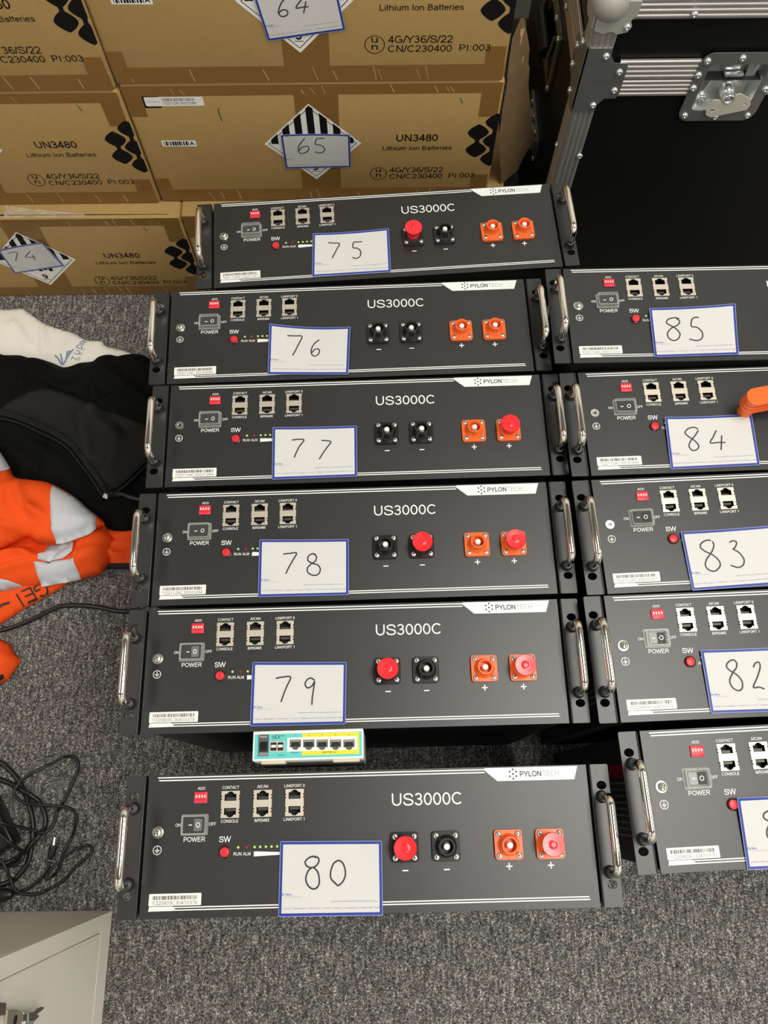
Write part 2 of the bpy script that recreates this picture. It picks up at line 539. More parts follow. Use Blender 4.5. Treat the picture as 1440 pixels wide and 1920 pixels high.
        return self.add(vv, t, m)

    def stroke(self, pts2, w, z=0.0, m=None, k=5, rnd=True):
        p = smooth_path(pts2, k)
        L, R_ = [], []
        for i in range(len(p)):
            t = p[min(i + 1, len(p) - 1)] - p[max(i - 1, 0)]
            t = t / (np.linalg.norm(t) + 1e-12)
            nn = np.array([-t[1], t[0]])
            L.append(p[i] + nn * w / 2)
            R_.append(p[i] - nn * w / 2)
        vv = [(q[0], q[1], z) for q in L] + [(q[0], q[1], z) for q in R_]
        k_ = len(p)
        fs = [(i, k_ + i, k_ + i + 1, i + 1) for i in range(k_ - 1)]
        return self.add(vv, fs, m)

    def disc(self, x, y, r_, z, m=None, n_=20, r_in=0.0):
        ring = [(x + r_ * math.cos(2 * math.pi * i / n_), y + r_ * math.sin(2 * math.pi * i / n_)) for i in range(n_)]
        if r_in > 0:
            inn = [(x + r_in * math.cos(2 * math.pi * i / n_), y + r_in * math.sin(2 * math.pi * i / n_)) for i in range(n_)]
            vv = [(a, b_, z) for a, b_ in ring] + [(a, b_, z) for a, b_ in inn]
            return self.add(vv, [(i, (i + 1) % n_, n_ + (i + 1) % n_, n_ + i) for i in range(n_)], m)
        return self.add([(a, b_, z) for a, b_ in ring], [tuple(range(n_))], m)

    def rect(self, x0, x1, y0, y1, z, m=None):
        return self.add([(x0, y0, z), (x1, y0, z), (x1, y1, z), (x0, y1, z)], [(0, 1, 2, 3)], m)

    def mesh(self, name, smooth=40.0, bevel=0.0, fix=True):
        me = bpy.data.meshes.new(name)
        me.from_pydata([tuple(map(float, q)) for q in self.v], [], self.f)
        for q in self.ms:
            me.materials.append(M[q])
        me.polygons.foreach_set('material_index', self.mi)
        if fix or bevel:
            bm = bmesh.new()
            bm.from_mesh(me)
            if bevel:
                bmesh.ops.remove_doubles(bm, verts=bm.verts[:], dist=1e-6)
            if fix:
                bmesh.ops.recalc_face_normals(bm, faces=bm.faces[:])
            if bevel:
                ee = [e_ for e_ in bm.edges if len(e_.link_faces) == 2 and e_.calc_face_angle(0) > 0.6]
                bmesh.ops.bevel(bm, geom=ee, offset=bevel, segments=2, profile=0.5, affect='EDGES', clamp_overlap=True)
            bm.to_mesh(me)
            bm.free()
        if smooth:
            me.polygons.foreach_set('use_smooth', [True] * len(me.polygons))
            me.set_sharp_from_angle(angle=math.radians(smooth))
        me.update()
        return me


def put(name, me, parent=None, loc=(0, 0, 0), rot=None):
    if isinstance(me, MB):
        me = me.mesh(name)
    o = bpy.data.objects.new(name, me)
    col.objects.link(o)
    o.location = loc
    if rot:
        o.rotation_euler = rot
    if parent is not None:
        o.parent = parent
    return o


def empty(name, loc=(0, 0, 0), rz=0.0):
    o = bpy.data.objects.new(name, None)
    o.empty_display_size = 0.05
    o.location = loc
    o.rotation_euler = (0, 0, rz)
    col.objects.link(o)
    return o


def tag(o, label, cat, group=None):
    o['label'] = label
    o['category'] = cat
    if group:
        o['group'] = group
    return o


def structure(o):
    o['kind'] = 'structure'
    return o


def rrect(x0, x1, y0, y1, r_, n_=4):
    out = []
    for cx, cy, a0 in ((x1 - r_, y1 - r_, 0), (x0 + r_, y1 - r_, 90), (x0 + r_, y0 + r_, 180), (x1 - r_, y0 + r_, 270)):
        for i in range(n_ + 1):
            a = math.radians(a0 + 90 * i / n_)
            out.append((cx + r_ * math.cos(a), cy + r_ * math.sin(a)))
    return out


def circle(x, y, rx, ry=None, n_=16):
    ry = ry or rx
    return [(x + rx * math.cos(2 * math.pi * i / n_), y + ry * math.sin(2 * math.pi * i / n_)) for i in range(n_)]


# ---------------------------------------------------------------- room
WY = 1.50
X0, X1, Y0 = -4.3, 4.3, -4.2
structure(put('floor', MB('carpet').box(X0, X1, Y0, WY, -0.02, 0.0)))
structure(put('wall_back', MB('wall').box(X0, X1, WY, WY + 0.1, -0.02, CEIL)))
structure(put('wall_front', MB('wall').box(X0, X1, Y0 - 0.1, Y0, -0.02, CEIL)))
structure(put('wall_left', MB('wall').box(X0 - 0.1, X0, Y0 - 0.1, WY + 0.1, -0.02, CEIL)))
structure(put('wall_right', MB('wall').box(X1, X1 + 0.1, Y0 - 0.1, WY + 0.1, -0.02, CEIL)))
structure(put('ceiling', MB('ceiling').box(X0 - 0.1, X1 + 0.1, Y0 - 0.1, WY + 0.1, CEIL, CEIL + 0.1)))
structure(put('baseboard_back', MB('skirting').box(X0, X1, WY - 0.015, WY, 0.0, 0.075, r=0.003)))


# ================================================================ rack battery modules
def mm(*ms):
    b_ = MB(*ms)
    b_.map = lambda x, y, z: (x * .001, y * .001, z * .001)
    return b_


PORTS = [(-136.9, 35.9), (-104.9, 36.1), (-73.2, 36.2)]
TERM = [(34.9, -7.2), (75.0, -7.2), (135.8, -7.4), (176.3, -7.5)]


def barcode(mb, x0, x1, y0, y1, z, m='black_ink', seed=1, n_=34):
    rg = random.Random(seed)
    x = x0
    k = (x1 - x0) / (n_ * 2.0)
    while x < x1 - k:
        w = k * rg.choice((0.7, 1.0, 1.0, 1.9, 2.6))
        mb.rect(x, min(x + w, x1), y0, y1, z, m)
        x += w + k * rg.choice((0.8, 1.0, 1.6))


def port_opening(sy):
    q = [(-5.9, 3.4), (5.9, 3.4), (5.9, 9.7), (3.4, 9.7), (3.4, 11.0), (1.9, 11.0), (1.9, 12.0),
         (-1.9, 12.0), (-1.9, 11.0), (-3.4, 11.0), (-3.4, 9.7), (-5.9, 9.7)]
    return [(x, y * sy) for x, y in q]


L = {}                                                    # shared part meshes
fp = mm('panel')
fp.prism([(-219.6, -65), (219.6, -65), (219.6, 65), (-219.6, 65)], -2.2, 0,
         holes=[[(cx - 8.4, cy - 12), (cx + 8.4, cy - 12), (cx + 8.4, cy + 12), (cx - 8.4, cy + 12)] for cx, cy in PORTS])
L['front_panel'] = fp.mesh('front_panel', smooth=0, bevel=0.0005)

pr = mm('ink')
Z = 0.18
pr.rect(-210.4, 120, 61.9, 63.1, Z).rect(-209.2, 117.2, 59.2, 60.4, Z)
pr.flat([(116.5, 63.1), (117.6, 61.4), (129.5, 51.3), (206.6, 51.2), (210.8, 63.8), (118, 63.9)], Z, 'badge')
for k in range(7):
    dx, dy = [(0, 0), (0, 4.4), (0, -4.4), (3.3, 2.2), (3.3, -2.2), (-3.3, 2.2), (-3.3, -2.2)][k]
    cx, cy = 145.6 + dx, 57.7 + dy
    pr.flat([(cx - 1.15, cy), (cx, cy - 1.3), (cx + 1.15, cy), (cx, cy + 1.3)], Z + .1, 'grey_ink')
pr.text('PYLON', 163.2, 57.6, 5.2, 21.5, Z + .1, 'grey_ink', bold=.020)
pr.text('TECH', 183.3, 57.6, 5.0, 16.5, Z + .1, 'lgrey_ink', bold=-.018)
pr.text('US3000C', 58.0, 36.3, 11.8, 69, Z, 'ink', bold=-.001)
for s, x, y, h, w in [('ADD', -166.3, 51.6, 2.6, 7.6), ('CONTACT', -137.1, 51.8, 2.8, 16.6), ('CONSOLE', -137.1, 20.4, 2.8, 17.2),
                      ('A/CAN', -105.3, 52.0, 2.8, 10.8), ('B/RS485', -105.2, 20.5, 2.8, 14.4), ('LINKPORT 0', -73.4, 51.9, 2.8, 20.4),
                      ('LINKPORT 1', -73.4, 20.7, 2.8, 20.4), ('ON', -187.6, 17.9, 3.0, 5.2), ('OFF', -153.8, 18.1, 3.0, 7.0),
                      ('POWER', -170.8, 4.6, 4.4, 21), ('SW', -140.8, 4.0, 5.2, 11.6), ('RUN', -128.2, -9.6, 3.0, 7.8), ('ALM', -119.2, -9.6, 3.0, 7.4)]:
    pr.text(s, x, y, h, w, Z, 'ink', bold=.006)
pr.flat([(-112.2, -12.2), (-62, -10.4), (-62, -9.9), (-112.2, -7.7)], Z)
pr.flat([(-211.5, -58.3), (-184.0, -58.1), (210.8, -58.1), (210.2, -57.0), (-185.5, -57.0), (-188.5, -54.2), (-210.6, -54.2)], Z)
pr.flat([(-186.8, -55.8), (210, -55.8), (209.6, -54.7), (-187.8, -54.7)], Z)
for tx, s in ((34.8, '-'), (74.8, '-')):
    pr.rect(tx - 2.8, tx + 2.8, -28.9, -27.7, Z)
for tx in (135.4, 175.8):
    pr.rect(tx - 3, tx + 3, -27.5, -26.3, Z)
    pr.rect(tx - .6, tx + .6, -29.9, -23.9, Z)
gx, gy = -206.6, -4.5
pr.disc(gx, gy, 4.3, Z, 'ink', 24, 3.6)
pr.rect(gx - .35, gx + .35, gy, gy + 3.0, Z).rect(gx - 2.5, gx + 2.5, gy - .4, gy + .3, Z)
pr.rect(gx - 1.6, gx + 1.6, gy - 1.5, gy - .9, Z).rect(gx - .8, gx + .8, gy - 2.5, gy - 1.9, Z)
L['panel_print'] = pr.mesh('panel_print', smooth=0, fix=False)

for side, sx in (('left', -1), ('right', 1)):
    e_ = mm('panel')
    xs = sorted((sx * 222.6, sx * 241.3))
    e_.prism(rrect(xs[0], xs[1], -65, 65, 1.6), -2.2, 0, holes=[circle(sx * 233.1, s * 45, 5.0, 4.2) for s in (1, -1)])
    a, b_ = sorted((sx * 222.2, sx * 223.9))
    e_.box(a, b_, -64.6, 64.6, -9, 0.9, r=.84, seg=3)
    a, b_ = sorted((sx * 218.6, sx * 223.0))
    e_.box(a, b_, -62, 62, -11, -9)
    L['ear_' + side] = e_.mesh('mounting_ear')
hb = mm('chrome')
hp = [(0, 34.2, 0), (0, 34.2, 20)]
hp += [(0, 34.2 - 9 + 9 * math.cos(t), 22 + 9 * math.sin(t)) for t in [math.radians(a) for a in range(0, 91, 15)]]
hp += [(0, -34.2 + 9 - 9 * math.sin(t), 22 + 9 * math.cos(t)) for t in [math.radians(a) for a in range(0, 91, 15)]]
hp += [(0, -34.2, 20), (0, -34.2, 0)]
hb.tube(hp, 4.1, 14)
L['handle'] = hb.mesh('handle', smooth=60)
fe = mm('panel').lathe([(6.3, 0), (5.6, 1.2), (5.1, 3.0), (4.9, 7.0), (4.0, 7.3)], 20)
L['ferrule'] = fe.mesh('ferrule')
sh = mm('tin')
sh.prism([(-9.1, -12.6), (9.1, -12.6), (9.1, 12.6), (-9.1, 12.6)], 0.02, 0.9, holes=[port_opening(1), port_opening(-1)])
for sx in (-1, 1):
    for yy in (6.3, -6.3):
        for d in (1.4, -1.4):
            sh.box(sx * 8.9 - .75, sx * 8.9 + .75, yy + d - .55, yy + d + .55, .3, 1.1, 'void')
L['network_port'] = sh.mesh('network_port', smooth=0)
for nm_, s in (('socket_up', 1), ('socket_down', -1)):
    so = mm('void')
    ya, yb = sorted((s * 2.2, s * 12.4))
    q = [(-7.4, ya), (7.4, ya), (7.4, yb), (-7.4, yb)]
    so.flat(q, -11)
    so.add([(x, y, -11) for x, y in q] + [(x, y, 0) for x, y in q], [(i, (i + 1) % 4, 4 + (i + 1) % 4, 4 + i) for i in range(4)])
    a, b_ = sorted((s * 4.0, s * 6.5))
    so.box(-5.2, 5.2, a, b_, -9, -3.5, 'port_grey')
    for k in range(8):
        so.box(-3.9 + k * 1.1, -3.5 + k * 1.1, a + .2, b_ - .2, -3.5, -3.2, 'wire')
    L[nm_] = so.mesh('socket', smooth=0)
L['dip_switch'] = mm('red_dip').box(-6.5, 6.5, -5.3, 5.3, 0, 1.6, r=.4).mesh('dip_switch')
sl = mm('red_button').box(-1.05, 1.05, -2.6, 2.6, 1.5, 1.75).box(-.85, .85, -.2, 2.4, 1.6, 2.3, 'pinkish')
L['slider'] = sl.mesh('slider')
ps = mm('rocker')
ps.prism(rrect(-11, 11, -7.6, 7.6, 1), 0, 2.0, holes=[rrect(-8.4, 8.4, -5.8, 5.8, .4)])
L['power_switch'] = ps.mesh('power_switch')
rk = mm('rocker')
rk.add([(-8.2, -5.6, .3), (8.2, -5.6, .3), (8.2, 5.6, .3), (-8.2, 5.6, .3), (-8.2, -5.6, 2.4), (0, -5.6, 3.0), (8.2, -5.6, 4.6),
        (-8.2, 5.6, 2.4), (0, 5.6, 3.0), (8.2, 5.6, 4.6)],
       [(4, 5, 8, 7), (5, 6, 9, 8), (0, 1, 6, 5, 4), (2, 3, 7, 8, 9), (1, 2, 9, 6), (3, 0, 4, 7)])
rk.add([(-5.3, -.5, 2.75), (-2.1, -.5, 2.98), (-2.1, .5, 2.98), (-5.3, .5, 2.75)], [(0, 1, 2, 3)], 'ink')
n0 = 20
ring = [(4.0 + r_ * math.cos(2 * math.pi * i / n0), r_ * 1.15 * math.sin(2 * math.pi * i / n0)) for r_ in (2.1, 1.4) for i in range(n0)]
rk.add([(x, y, 3.0 + x / 8.2 * 1.6 + .12) for x, y in ring], [(i, (i + 1) % n0, n0 + (i + 1) % n0, n0 + i) for i in range(n0)], 'ink')
L['rocker'] = rk.mesh('rocker', smooth=0)
cv = mm('clear_wall', 'clear_top')
cv.prism(rrect(-13.4, 13.4, -9.8, 9.8, 1.6), .05, 1.3, holes=[rrect(-11.0, 11.0, -7.6, 7.6, 1.0)])
ring_a, ring_b = rrect(-12.0, 12.0, -8.6, 8.6, 1.8), rrect(-11.0, 11.0, -7.6, 7.6, 1.4)
cv.prism(ring_a, 1.3, 6.6, holes=[ring_b])
k = len(ring_a)
ring_c = rrect(-10.8, 10.8, -7.4, 7.4, 1.4)
cv.add([(x, y, 6.6) for x, y in ring_a] + [(x, y, 7.6) for x, y in ring_c], [(i, (i + 1) % k, k + (i + 1) % k, k + i) for i in range(k)])
cv.flat(ring_c, 7.6, 'clear_top')
bm_ = cv.mesh('clear_cover', smooth=40, fix=False)
L['clear_cover'] = bm_
L['sw_button'] = mm('plastic').lathe([(6.0, 0), (6.0, 1.0), (5.3, 1.3), (4.9, 1.0), (4.9, 0.2)], 28).mesh('push_button')
L['sw_cap'] = mm('red_button').lathe([(4.7, .1), (4.7, 2.0), (4.2, 2.8), (2.5, 3.2), (0, 3.3)], 24).mesh('button_cap')
L['led_g'] = mm('green_led').lathe([(1.3, 0), (1.25, .4), (.8, .85), (0, 1.0)], 14).mesh('indicator_light')
L['led_r'] = mm('red_led').lathe([(1.3, 0), (1.25, .4), (.8, .85), (0, 1.0)], 14).mesh('indicator_light')
gs = mm('zinc').lathe([(5.6, 0), (5.6, .9), (4.9, 1.0), (4.9, 2.0), (4.2, 2.1), (4.2, 3.2), (3.9, 4.4), (2.8, 5.2), (0, 5.5)], 24)
for a in (0.4, 0.4 + math.pi / 2):
    c_, s_ = math.cos(a), math.sin(a)
    q = [(-2.4, -.45), (2.4, -.45), (2.4, .45), (-2.4, .45)]
    gs.add([(c_ * x - s_ * y, s_ * x + c_ * y, 5.45) for x, y in q], [(0, 1, 2, 3)], 'void')
L['ground_screw'] = gs.mesh('ground_screw')
gn = mm('zinc').lathe([(2.1, -3), (2.1, 1.5), (4.9, 1.5), (5.0, .8), (5.0, 0)], 24).disc(0, 0, 2.1, -2.9, 'void', 24)
L['ground_nut'] = gn.mesh('ground_nut', smooth=40)
for nm_, m_ in (('plastic', 'plastic'), ('orange', 'orange')):
    t = mm(m_).prism(rrect(-13.6, 13.6, -13.6, 13.6, 3.2), 0, 3.6)
    me_ = t.mesh('terminal', smooth=0, bevel=.0005)
    L['terminal_' + nm_] = me_
    s_ = mm(m_).lathe([(10.6, 3.5), (9.6, 5.0), (8.5, 6.4), (8.1, 8.0), (8.1, 15.3), (7.7, 15.7), (6.7, 15.7), (6.3, 15.2), (6.3, 5.2), (0, 5.2)], 28)
    L['socket_' + nm_] = s_.mesh('terminal_socket')
L['pin'] = mm('pin').lathe([(3.2, 5.2), (3.2, 12.6), (2.7, 13.9), (1.6, 14.5), (0, 14.7)], 18).mesh('contact_pin')
sc_ = mm('zinc').lathe([(2.9, 3.4), (2.9, 4.6), (2.5, 5.3), (1.5, 5.8), (0, 5.9)], 14)
for a in (0.5, 0.5 + math.pi / 2):
    c_, s_ = math.cos(a), math.sin(a)
    sc_.add([(c_ * x - s_ * y, s_ * x + c_ * y, 5.93) for x, y in [(-1.3, -.28), (1.3, -.28), (1.3, .28), (-1.3, .28)]], [(0, 1, 2, 3)], 'void')
L['tscrew'] = sc_.mesh('screw')
L['dust_cap'] = mm('red_cap').lathe([(8.4, 6.0), (8.6, 9.5), (9.2, 13.5), (10.4, 17.8), (11.0, 18.6), (11.0, 19.6), (10.5, 20.2), (5, 20.0),
                                     (3.0, 19.9), (2.7, 20.2), (2.3, 20.2), (2.0, 19.8), (0, 19.8)], 32).mesh('dust_cap', smooth=50)


def casing_mesh(h):
    c_ = mm('casing')
    c_.prism(rrect(-218.8, 218.8, -62.0, 63.6, 1.5), -h * 1000, -2.2, top=False)
    return c_.mesh('casing')


def side_label_mesh():
    s = MB('label_grey')
    s.map = lambda x, y, z: (-.2190 - z * .001, x * .001, y * .001)
    s.rect(-48, 22, -210, -60, 0.1).rect(22, 36, -210, -60, 0.1, 'label_red')
    for k in range(9):
        s.rect(16 - k * 6.6, 18 - k * 6.6, -205 + (k % 3) * 8, -66, .2, 'lgrey_ink')
    return s.mesh('side_label', smooth=0, fix=False)


L['side_label'] = side_label_mesh()
CASES = {}

UNITS = {
    75: (0.0056, 0.6765, 0.0615, 0.4200),
    76: (-0.0399, 0.5350, 0.0297, 0.4200),
    77: (-0.0309, 0.4014, 0.0221, 0.4200),
    78: (-0.0339, 0.2635, 0.0207, 0.4200),
    79: (-0.0329, 0.1286, 0.0155, 0.4200),
    80: (-0.0181, -0.0415, 0.0143, 0.4200),
    81: (0.4738, 0.0010, 0.0399, 0.4413),
    82: (0.4527, 0.1375, 0.0315, 0.4386),
    83: (0.4527, 0.2706, 0.0371, 0.4384),
    84: (0.4493, 0.4032, 0.0271, 0.4392),
    85: (0.4406, 0.5366, 0.0104, 0.4495),
}
SERIAL = {75: 'Y221124C10031101', 76: 'Y221124C30030484', 77: 'Y221124C30031284', 78: 'Y221124C30031242', 79: 'Y220809C30410375',
          80: 'Y220809C30410376', 81: 'Y220809C30410370', 82: 'Y220809C30410372', 83: 'Y221124C30031097', 84: 'Y221124C30031094',
          85: 'Y221124C30031323'}
CAPS = {75: (0,), 77: (3,), 78: (1, 3), 79: (0, 3), 80: (0, 3), 81: (0, 3), 82: (0, 3), 83: (3,), 84: (), 85: (), 76: ()}
NOSCREW = (77, 83, 84)
WHERE = {75: 'farthest in the left row', 76: 'second farthest in the left row', 77: 'left row between 76 and 78',
         78: 'left row beside the orange jacket', 79: 'left row behind the small teal router', 80: 'nearest in the left row',
         81: 'nearest in the right row', 82: 'right row next to 81', 83: 'middle of the right row', 84: 'right row with the orange plug',
         85: 'farthest in the right row'}


def battery(nr):
    x, y, yaw, h = UNITS[nr]
    u = empty('battery_module', (x, y, 0), yaw)
    tag(u, 'black rack battery module with card %d on it, %s' % (nr, WHERE[nr]), 'battery', 'rack battery modules standing on their backs')
    hk = round(h, 4)
    if hk not in CASES:
        CASES[hk] = casing_mesh(hk)
    up = (0, 0, h)
    cs = put('casing', CASES[hk], u, up)
    put('side_label', L['side_label'], cs)['label'] = 'warning label with a dark red band'
    p = put('front_panel', L['front_panel'], u, up)
    put('panel_print', L['panel_print'], p)
    for s, sx in (('left', -1), ('right', 1)):
        put('mounting_ear', L['ear_' + s], u, up)
        hd = put('handle', L['handle'], u, (sx * .2322, 0, h))
        hd['label'] = 'chrome carrying handle'
        for fy in (.0342, -.0342):
            put('ferrule', L['ferrule'], hd, (0, fy, 0))
    for cx, cy in PORTS:
        q = put('network_port', L['network_port'], u, (cx * .001, cy * .001, h))
        put('socket', L['socket_up'], q)
        put('socket', L['socket_down'], q)
    q = put('dip_switch', L['dip_switch'], u, (-.1663, .0430, h))
    q['label'] = 'small red switch block'
    for k in range(4):
        put('slider', L['slider'], q, ((-4.2 + k * 2.8) * .001, 0, 0))
    q = put('power_switch', L['power_switch'], u, (-.1712, .0178, h))
    put('rocker', L['rocker'], q)
    put('clear_cover', L['clear_cover'], q)
    q = put('push_button', L['sw_button'], u, (-.1405, -.0076, h))
    put('button_cap', L['sw_cap'], q)['label'] = 'red button cap'
    put('indicator_light', L['led_g'], u, (-.1277, -.0037, h))
    put('indicator_light', L['led_r'], u, (-.1194, -.0037, h))
    for k in range(6):
        put('indicator_light', L['led_g'], u, (-.1117 + .0055 * k, -.0037, h))
    put('ground_nut' if nr in NOSCREW else 'ground_screw', L['ground_nut' if nr in NOSCREW else 'ground_screw'], u, (-.2066, .0117, h))
    sk = mm('sticker').prism(rrect(-211.4, -161.3, -53.7, -43.1, .6, 2), .05, .25)
    barcode(sk, -207.8, -165.2, -48.4, -45.0, .32, 'barcode', seed=nr, n_=42)
    sk.text(SERIAL[nr], -186.6, -51.1, 3.3, 43.5, .32, 'barcode', bold=-.008)
    put('serial_label', sk.mesh('serial_label', smooth=0), u, up)
    for k, (tx, ty) in enumerate(TERM):
        c_ = 'plastic' if k < 2 else 'orange'
        t = put('terminal', L['terminal_' + c_], u, (tx * .001, ty * .001, h))
        t['label'] = 'black terminal' if k < 2 else 'orange terminal'
        put('terminal_socket', L['socket_' + c_], t)
        put('contact_pin', L['pin'], t)
        for sx in (-1, 1):
            for sy in (-1, 1):
                put('screw', L['tscrew'], t, (sx * .0094, sy * .0096, 0))
        if k in CAPS[nr]:
            put('dust_cap', L['dust_cap'], t)['label'] = 'red dust cap'
    return u


for nr in UNITS:
    battery(nr)


# ================================================================ handwritten number cards
class Sheet:
    """A slightly bowed paper card between four corners; all marks follow its surface."""

    def __init__(self, corners, bow, place):
        self.c = [np.array(q) for q in corners]                      # TL TR BR BL
        self.bow, self.place = bow, place

    def xy(self, u, v):
        tl, tr, br, bl = self.c
        return (1 - v) * ((1 - u) * tl + u * tr) + v * ((1 - u) * bl + u * br)

    def P(self, u, v, dz=0.0):
        q = self.xy(u, v)
        return self.place(q[0], q[1], self.bow(u, v) + dz)

    def inv(self, x, y):
        u, v = .5, .5
        for _ in range(8):
            q = self.xy(u, v) - np.array([x, y])
            du = (self.xy(u + 1e-4, v) - self.xy(u - 1e-4, v)) / 2e-4
            dv = (self.xy(u, v + 1e-4) - self.xy(u, v - 1e-4)) / 2e-4
            s = np.linalg.solve(np.stack([du, dv], 1), q)
            u, v = u - s[0], v - s[1]
        return u, v


def card(number, corners, strokes, bow, place, root_loc, root_rz, label, W=.0985, H=.0645, pen=.0015):
    sh_ = Sheet(corners, bow, place)
    root = empty('number_card', root_loc, root_rz)
    tag(root, label, 'card', 'handwritten number cards')
    us = [0, .006, .030] + [.03 + .94 * i / 14 for i in range(1, 14)] + [.97, .994, 1]
    vs_ = [0, .009, .045] + [.045 + .91 * i / 10 for i in range(1, 10)] + [.955, .991, 1]
    pb = MB('paper', 'paper_blue', 'paper_rim')
    vv, idx = [], {}
    for j, v in enumerate(vs_):
        for i, u in enumerate(us):
            uu, v2 = u, v
            if i in (0, len(us) - 1) and j in (0, len(vs_) - 1):      # rounded corners
                uu = abs(u - .010)
                v2 = abs(v - .014)
            idx[i, j] = len(vv)
            vv.append(sh_.P(uu, v2, 0))
    k = len(vv)
    for j, v in enumerate(vs_):
        for i, u in enumerate(us):
            a = [q for q in (idx[i, j],)][0]
            vv.append(sh_.P(*( (abs(u - .010), abs(v - .014)) if (i in (0, len(us) - 1) and j in (0, len(vs_) - 1)) else (u, v)), -.0004))
    nu, nv = len(us), len(vs_)
    groups = {'paper': [], 'paper_blue': [], 'paper_rim': []}
    for j in range(nv - 1):
        for i in range(nu - 1):
            ring = min(i, nu - 2 - i, j, nv - 2 - j)
            g = 'paper_rim' if ring == 0 else ('paper_blue' if ring == 1 else 'paper')
            a, b_, c_, d = idx[i, j], idx[i + 1, j], idx[i + 1, j + 1], idx[i, j + 1]
            groups[g].append((a, d, c_, b_))
            groups['paper'].append((a + k, b_ + k, c_ + k, d + k))
    bd = [idx[i, 0] for i in range(nu)] + [idx[nu - 1, j] for j in range(1, nv)] + [idx[i, nv - 1] for i in range(nu - 2, -1, -1)] + [idx[0, j] for j in range(nv - 2, 0, -1)]
    for i in range(len(bd)):
        a, b_ = bd[i], bd[(i + 1) % len(bd)]
        groups['paper_rim'].append((a, b_, b_ + k, a + k))
    pb.v = [tuple(q) for q in vv]
    for g, fs in groups.items():
        for f in fs:
            pb.f.append(f)
            pb.mi.append(pb.m(g))
    put('paper', pb.mesh('paper', fix=True), root)
    hw = MB('pen')
    for s in strokes:
        uv = [np.array(sh_.inv(*q)) * np.array([W, H]) for q in s]
        hw.map = lambda x, y, z: sh_.P(x / W, y / H, z)
        hw.stroke(uv, pen, .00025)
    put('handwriting', hw.mesh('handwriting', smooth=0, fix=False), root)['label'] = 'handwritten number %d' % number
    tx = MB('blue_ink')
    tx.map = lambda x, y, z: sh_.P(x, 1 - y * 1.0, z)

    def line(s, u, v, h, w, m, bold=0.0, al='c'):
        tx.text(s, u, 1 - v, h, w, .00022, m, bold, align=al)
    tx.map = lambda x, y, z: sh_.P(x, 1 - y, z)
    line('Hilco', .062, .708, .030, .065, 'blue_ink', .02, 'l')
    tx.stroke([(.046, .307), (.036, .307), (.031, .292), (.037, .277), (.046, .277), (.049, .292), (.041, .296)], .007, .00022, 'blue_ink', k=3)
    line('Valuation Services', .062, .742, .016, .155, 'faint_ink', 0, 'l')
    line('https://www.hilco.co.uk/sale-type/online-sales/', .945, .805, .017, .44, 'blue_ink', 0, 'r')
    for s, u0, w in (('London', .045, .07), ('Birmingham', .145, .115), ('Manchester', .295, .105), ('Leeds', .44, .055), ('Glasgow', .53, .075),
                     ('Southampton', .635, .13), ('Edinburgh', .795, .1), ('Global', .925, .045)):
        line(s, u0, .892, .017, w, 'blue_ink', 0, 'l')
        if u0 > .1:
            tx.rect(u0 - .018, u0 - .0165, .093, .123, .00022, 'blue_ink')
    put('print', tx.mesh('print', smooth=0, fix=False), root)
    return root


def unit_card(nr, corners, strokes, bow, label):
    x, y, yaw, h = UNITS[nr]
    place = lambda a, b_, z: (a * .001, b_ * .001, z)
    return card(nr, corners, strokes, bow, place, (x, y, h), yaw, label)


def flatbow(a=.0, b_=.0, c_=.0):
    return lambda u, v: .0016 + a * math.sin(math.pi * u) * (1 - v) + b_ * (u - .5) ** 2 * 4 * (1 - v) + c_ * u * (1 - v) ** 2


LB = 'white blue-edged card handwritten %d, lying on the %s'
unit_card(75, [(-92.6341, 5.7064), (4.6809, 5.1381), (2.6974, -58.4440), (-96.6194, -58.2740)], [[(-73.7956, -9.1166), (-66.6625, -10.3324), (-59.5330, -11.5477), (-63.3587, -19.6990), (-67.1405, -27.3546), (-70.0435, -32.7825)],
    [(-30.6983, -10.7136), (-36.3993, -10.9773), (-41.5188, -11.0551), (-42.5489, -18.9681), (-37.8872, -19.9968), (-33.7981, -24.1638), (-33.8385, -30.9546), (-36.8806, -34.5653), (-40.6901, -35.4093), (-44.3146, -33.1123)]], flatbow(0, .002, .002), LB % (75, 'farthest battery of the left row'))
unit_card(76, [(-97.0837, 10.3026), (1.4128, 1.6512), (-2.8123, -61.6821), (-99.1142, -57.6871)], [[(-75.5937, -5.7528), (-66.9298, -6.1141), (-57.9079, -6.9068), (-61.5632, -16.7132), (-66.0908, -26.8256), (-69.3292, -33.2448)],
    [(-36.8599, -12.5646), (-42.6820, -17.4998), (-46.3501, -24.5649), (-46.7694, -30.7054), (-43.7715, -34.9207), (-39.2858, -33.6769), (-36.8990, -29.0664), (-38.2844, -25.3120), (-42.7791, -26.1528), (-45.8683, -30.1283)]], flatbow(-.0008, .004, 0), LB % (76, 'second farthest battery, left row'))
unit_card(77, [(-97.4138, 4.6858), (0.2884, 3.4615), (-0.3928, -59.6682), (-97.6536, -60.3570)], [[(-74.9527, -12.1718), (-68.3425, -11.3563), (-61.1572, -12.2199), (-66.4182, -20.3166), (-70.1447, -28.4153), (-72.3650, -34.0681)],
    [(-40.9385, -13.5207), (-35.2738, -14.1254), (-30.0006, -15.9595), (-34.3948, -22.4208), (-39.1476, -29.4535), (-43.5038, -37.0735)]], flatbow(0, .0015, 0), LB % (77, 'battery between cards 76 and 78'))
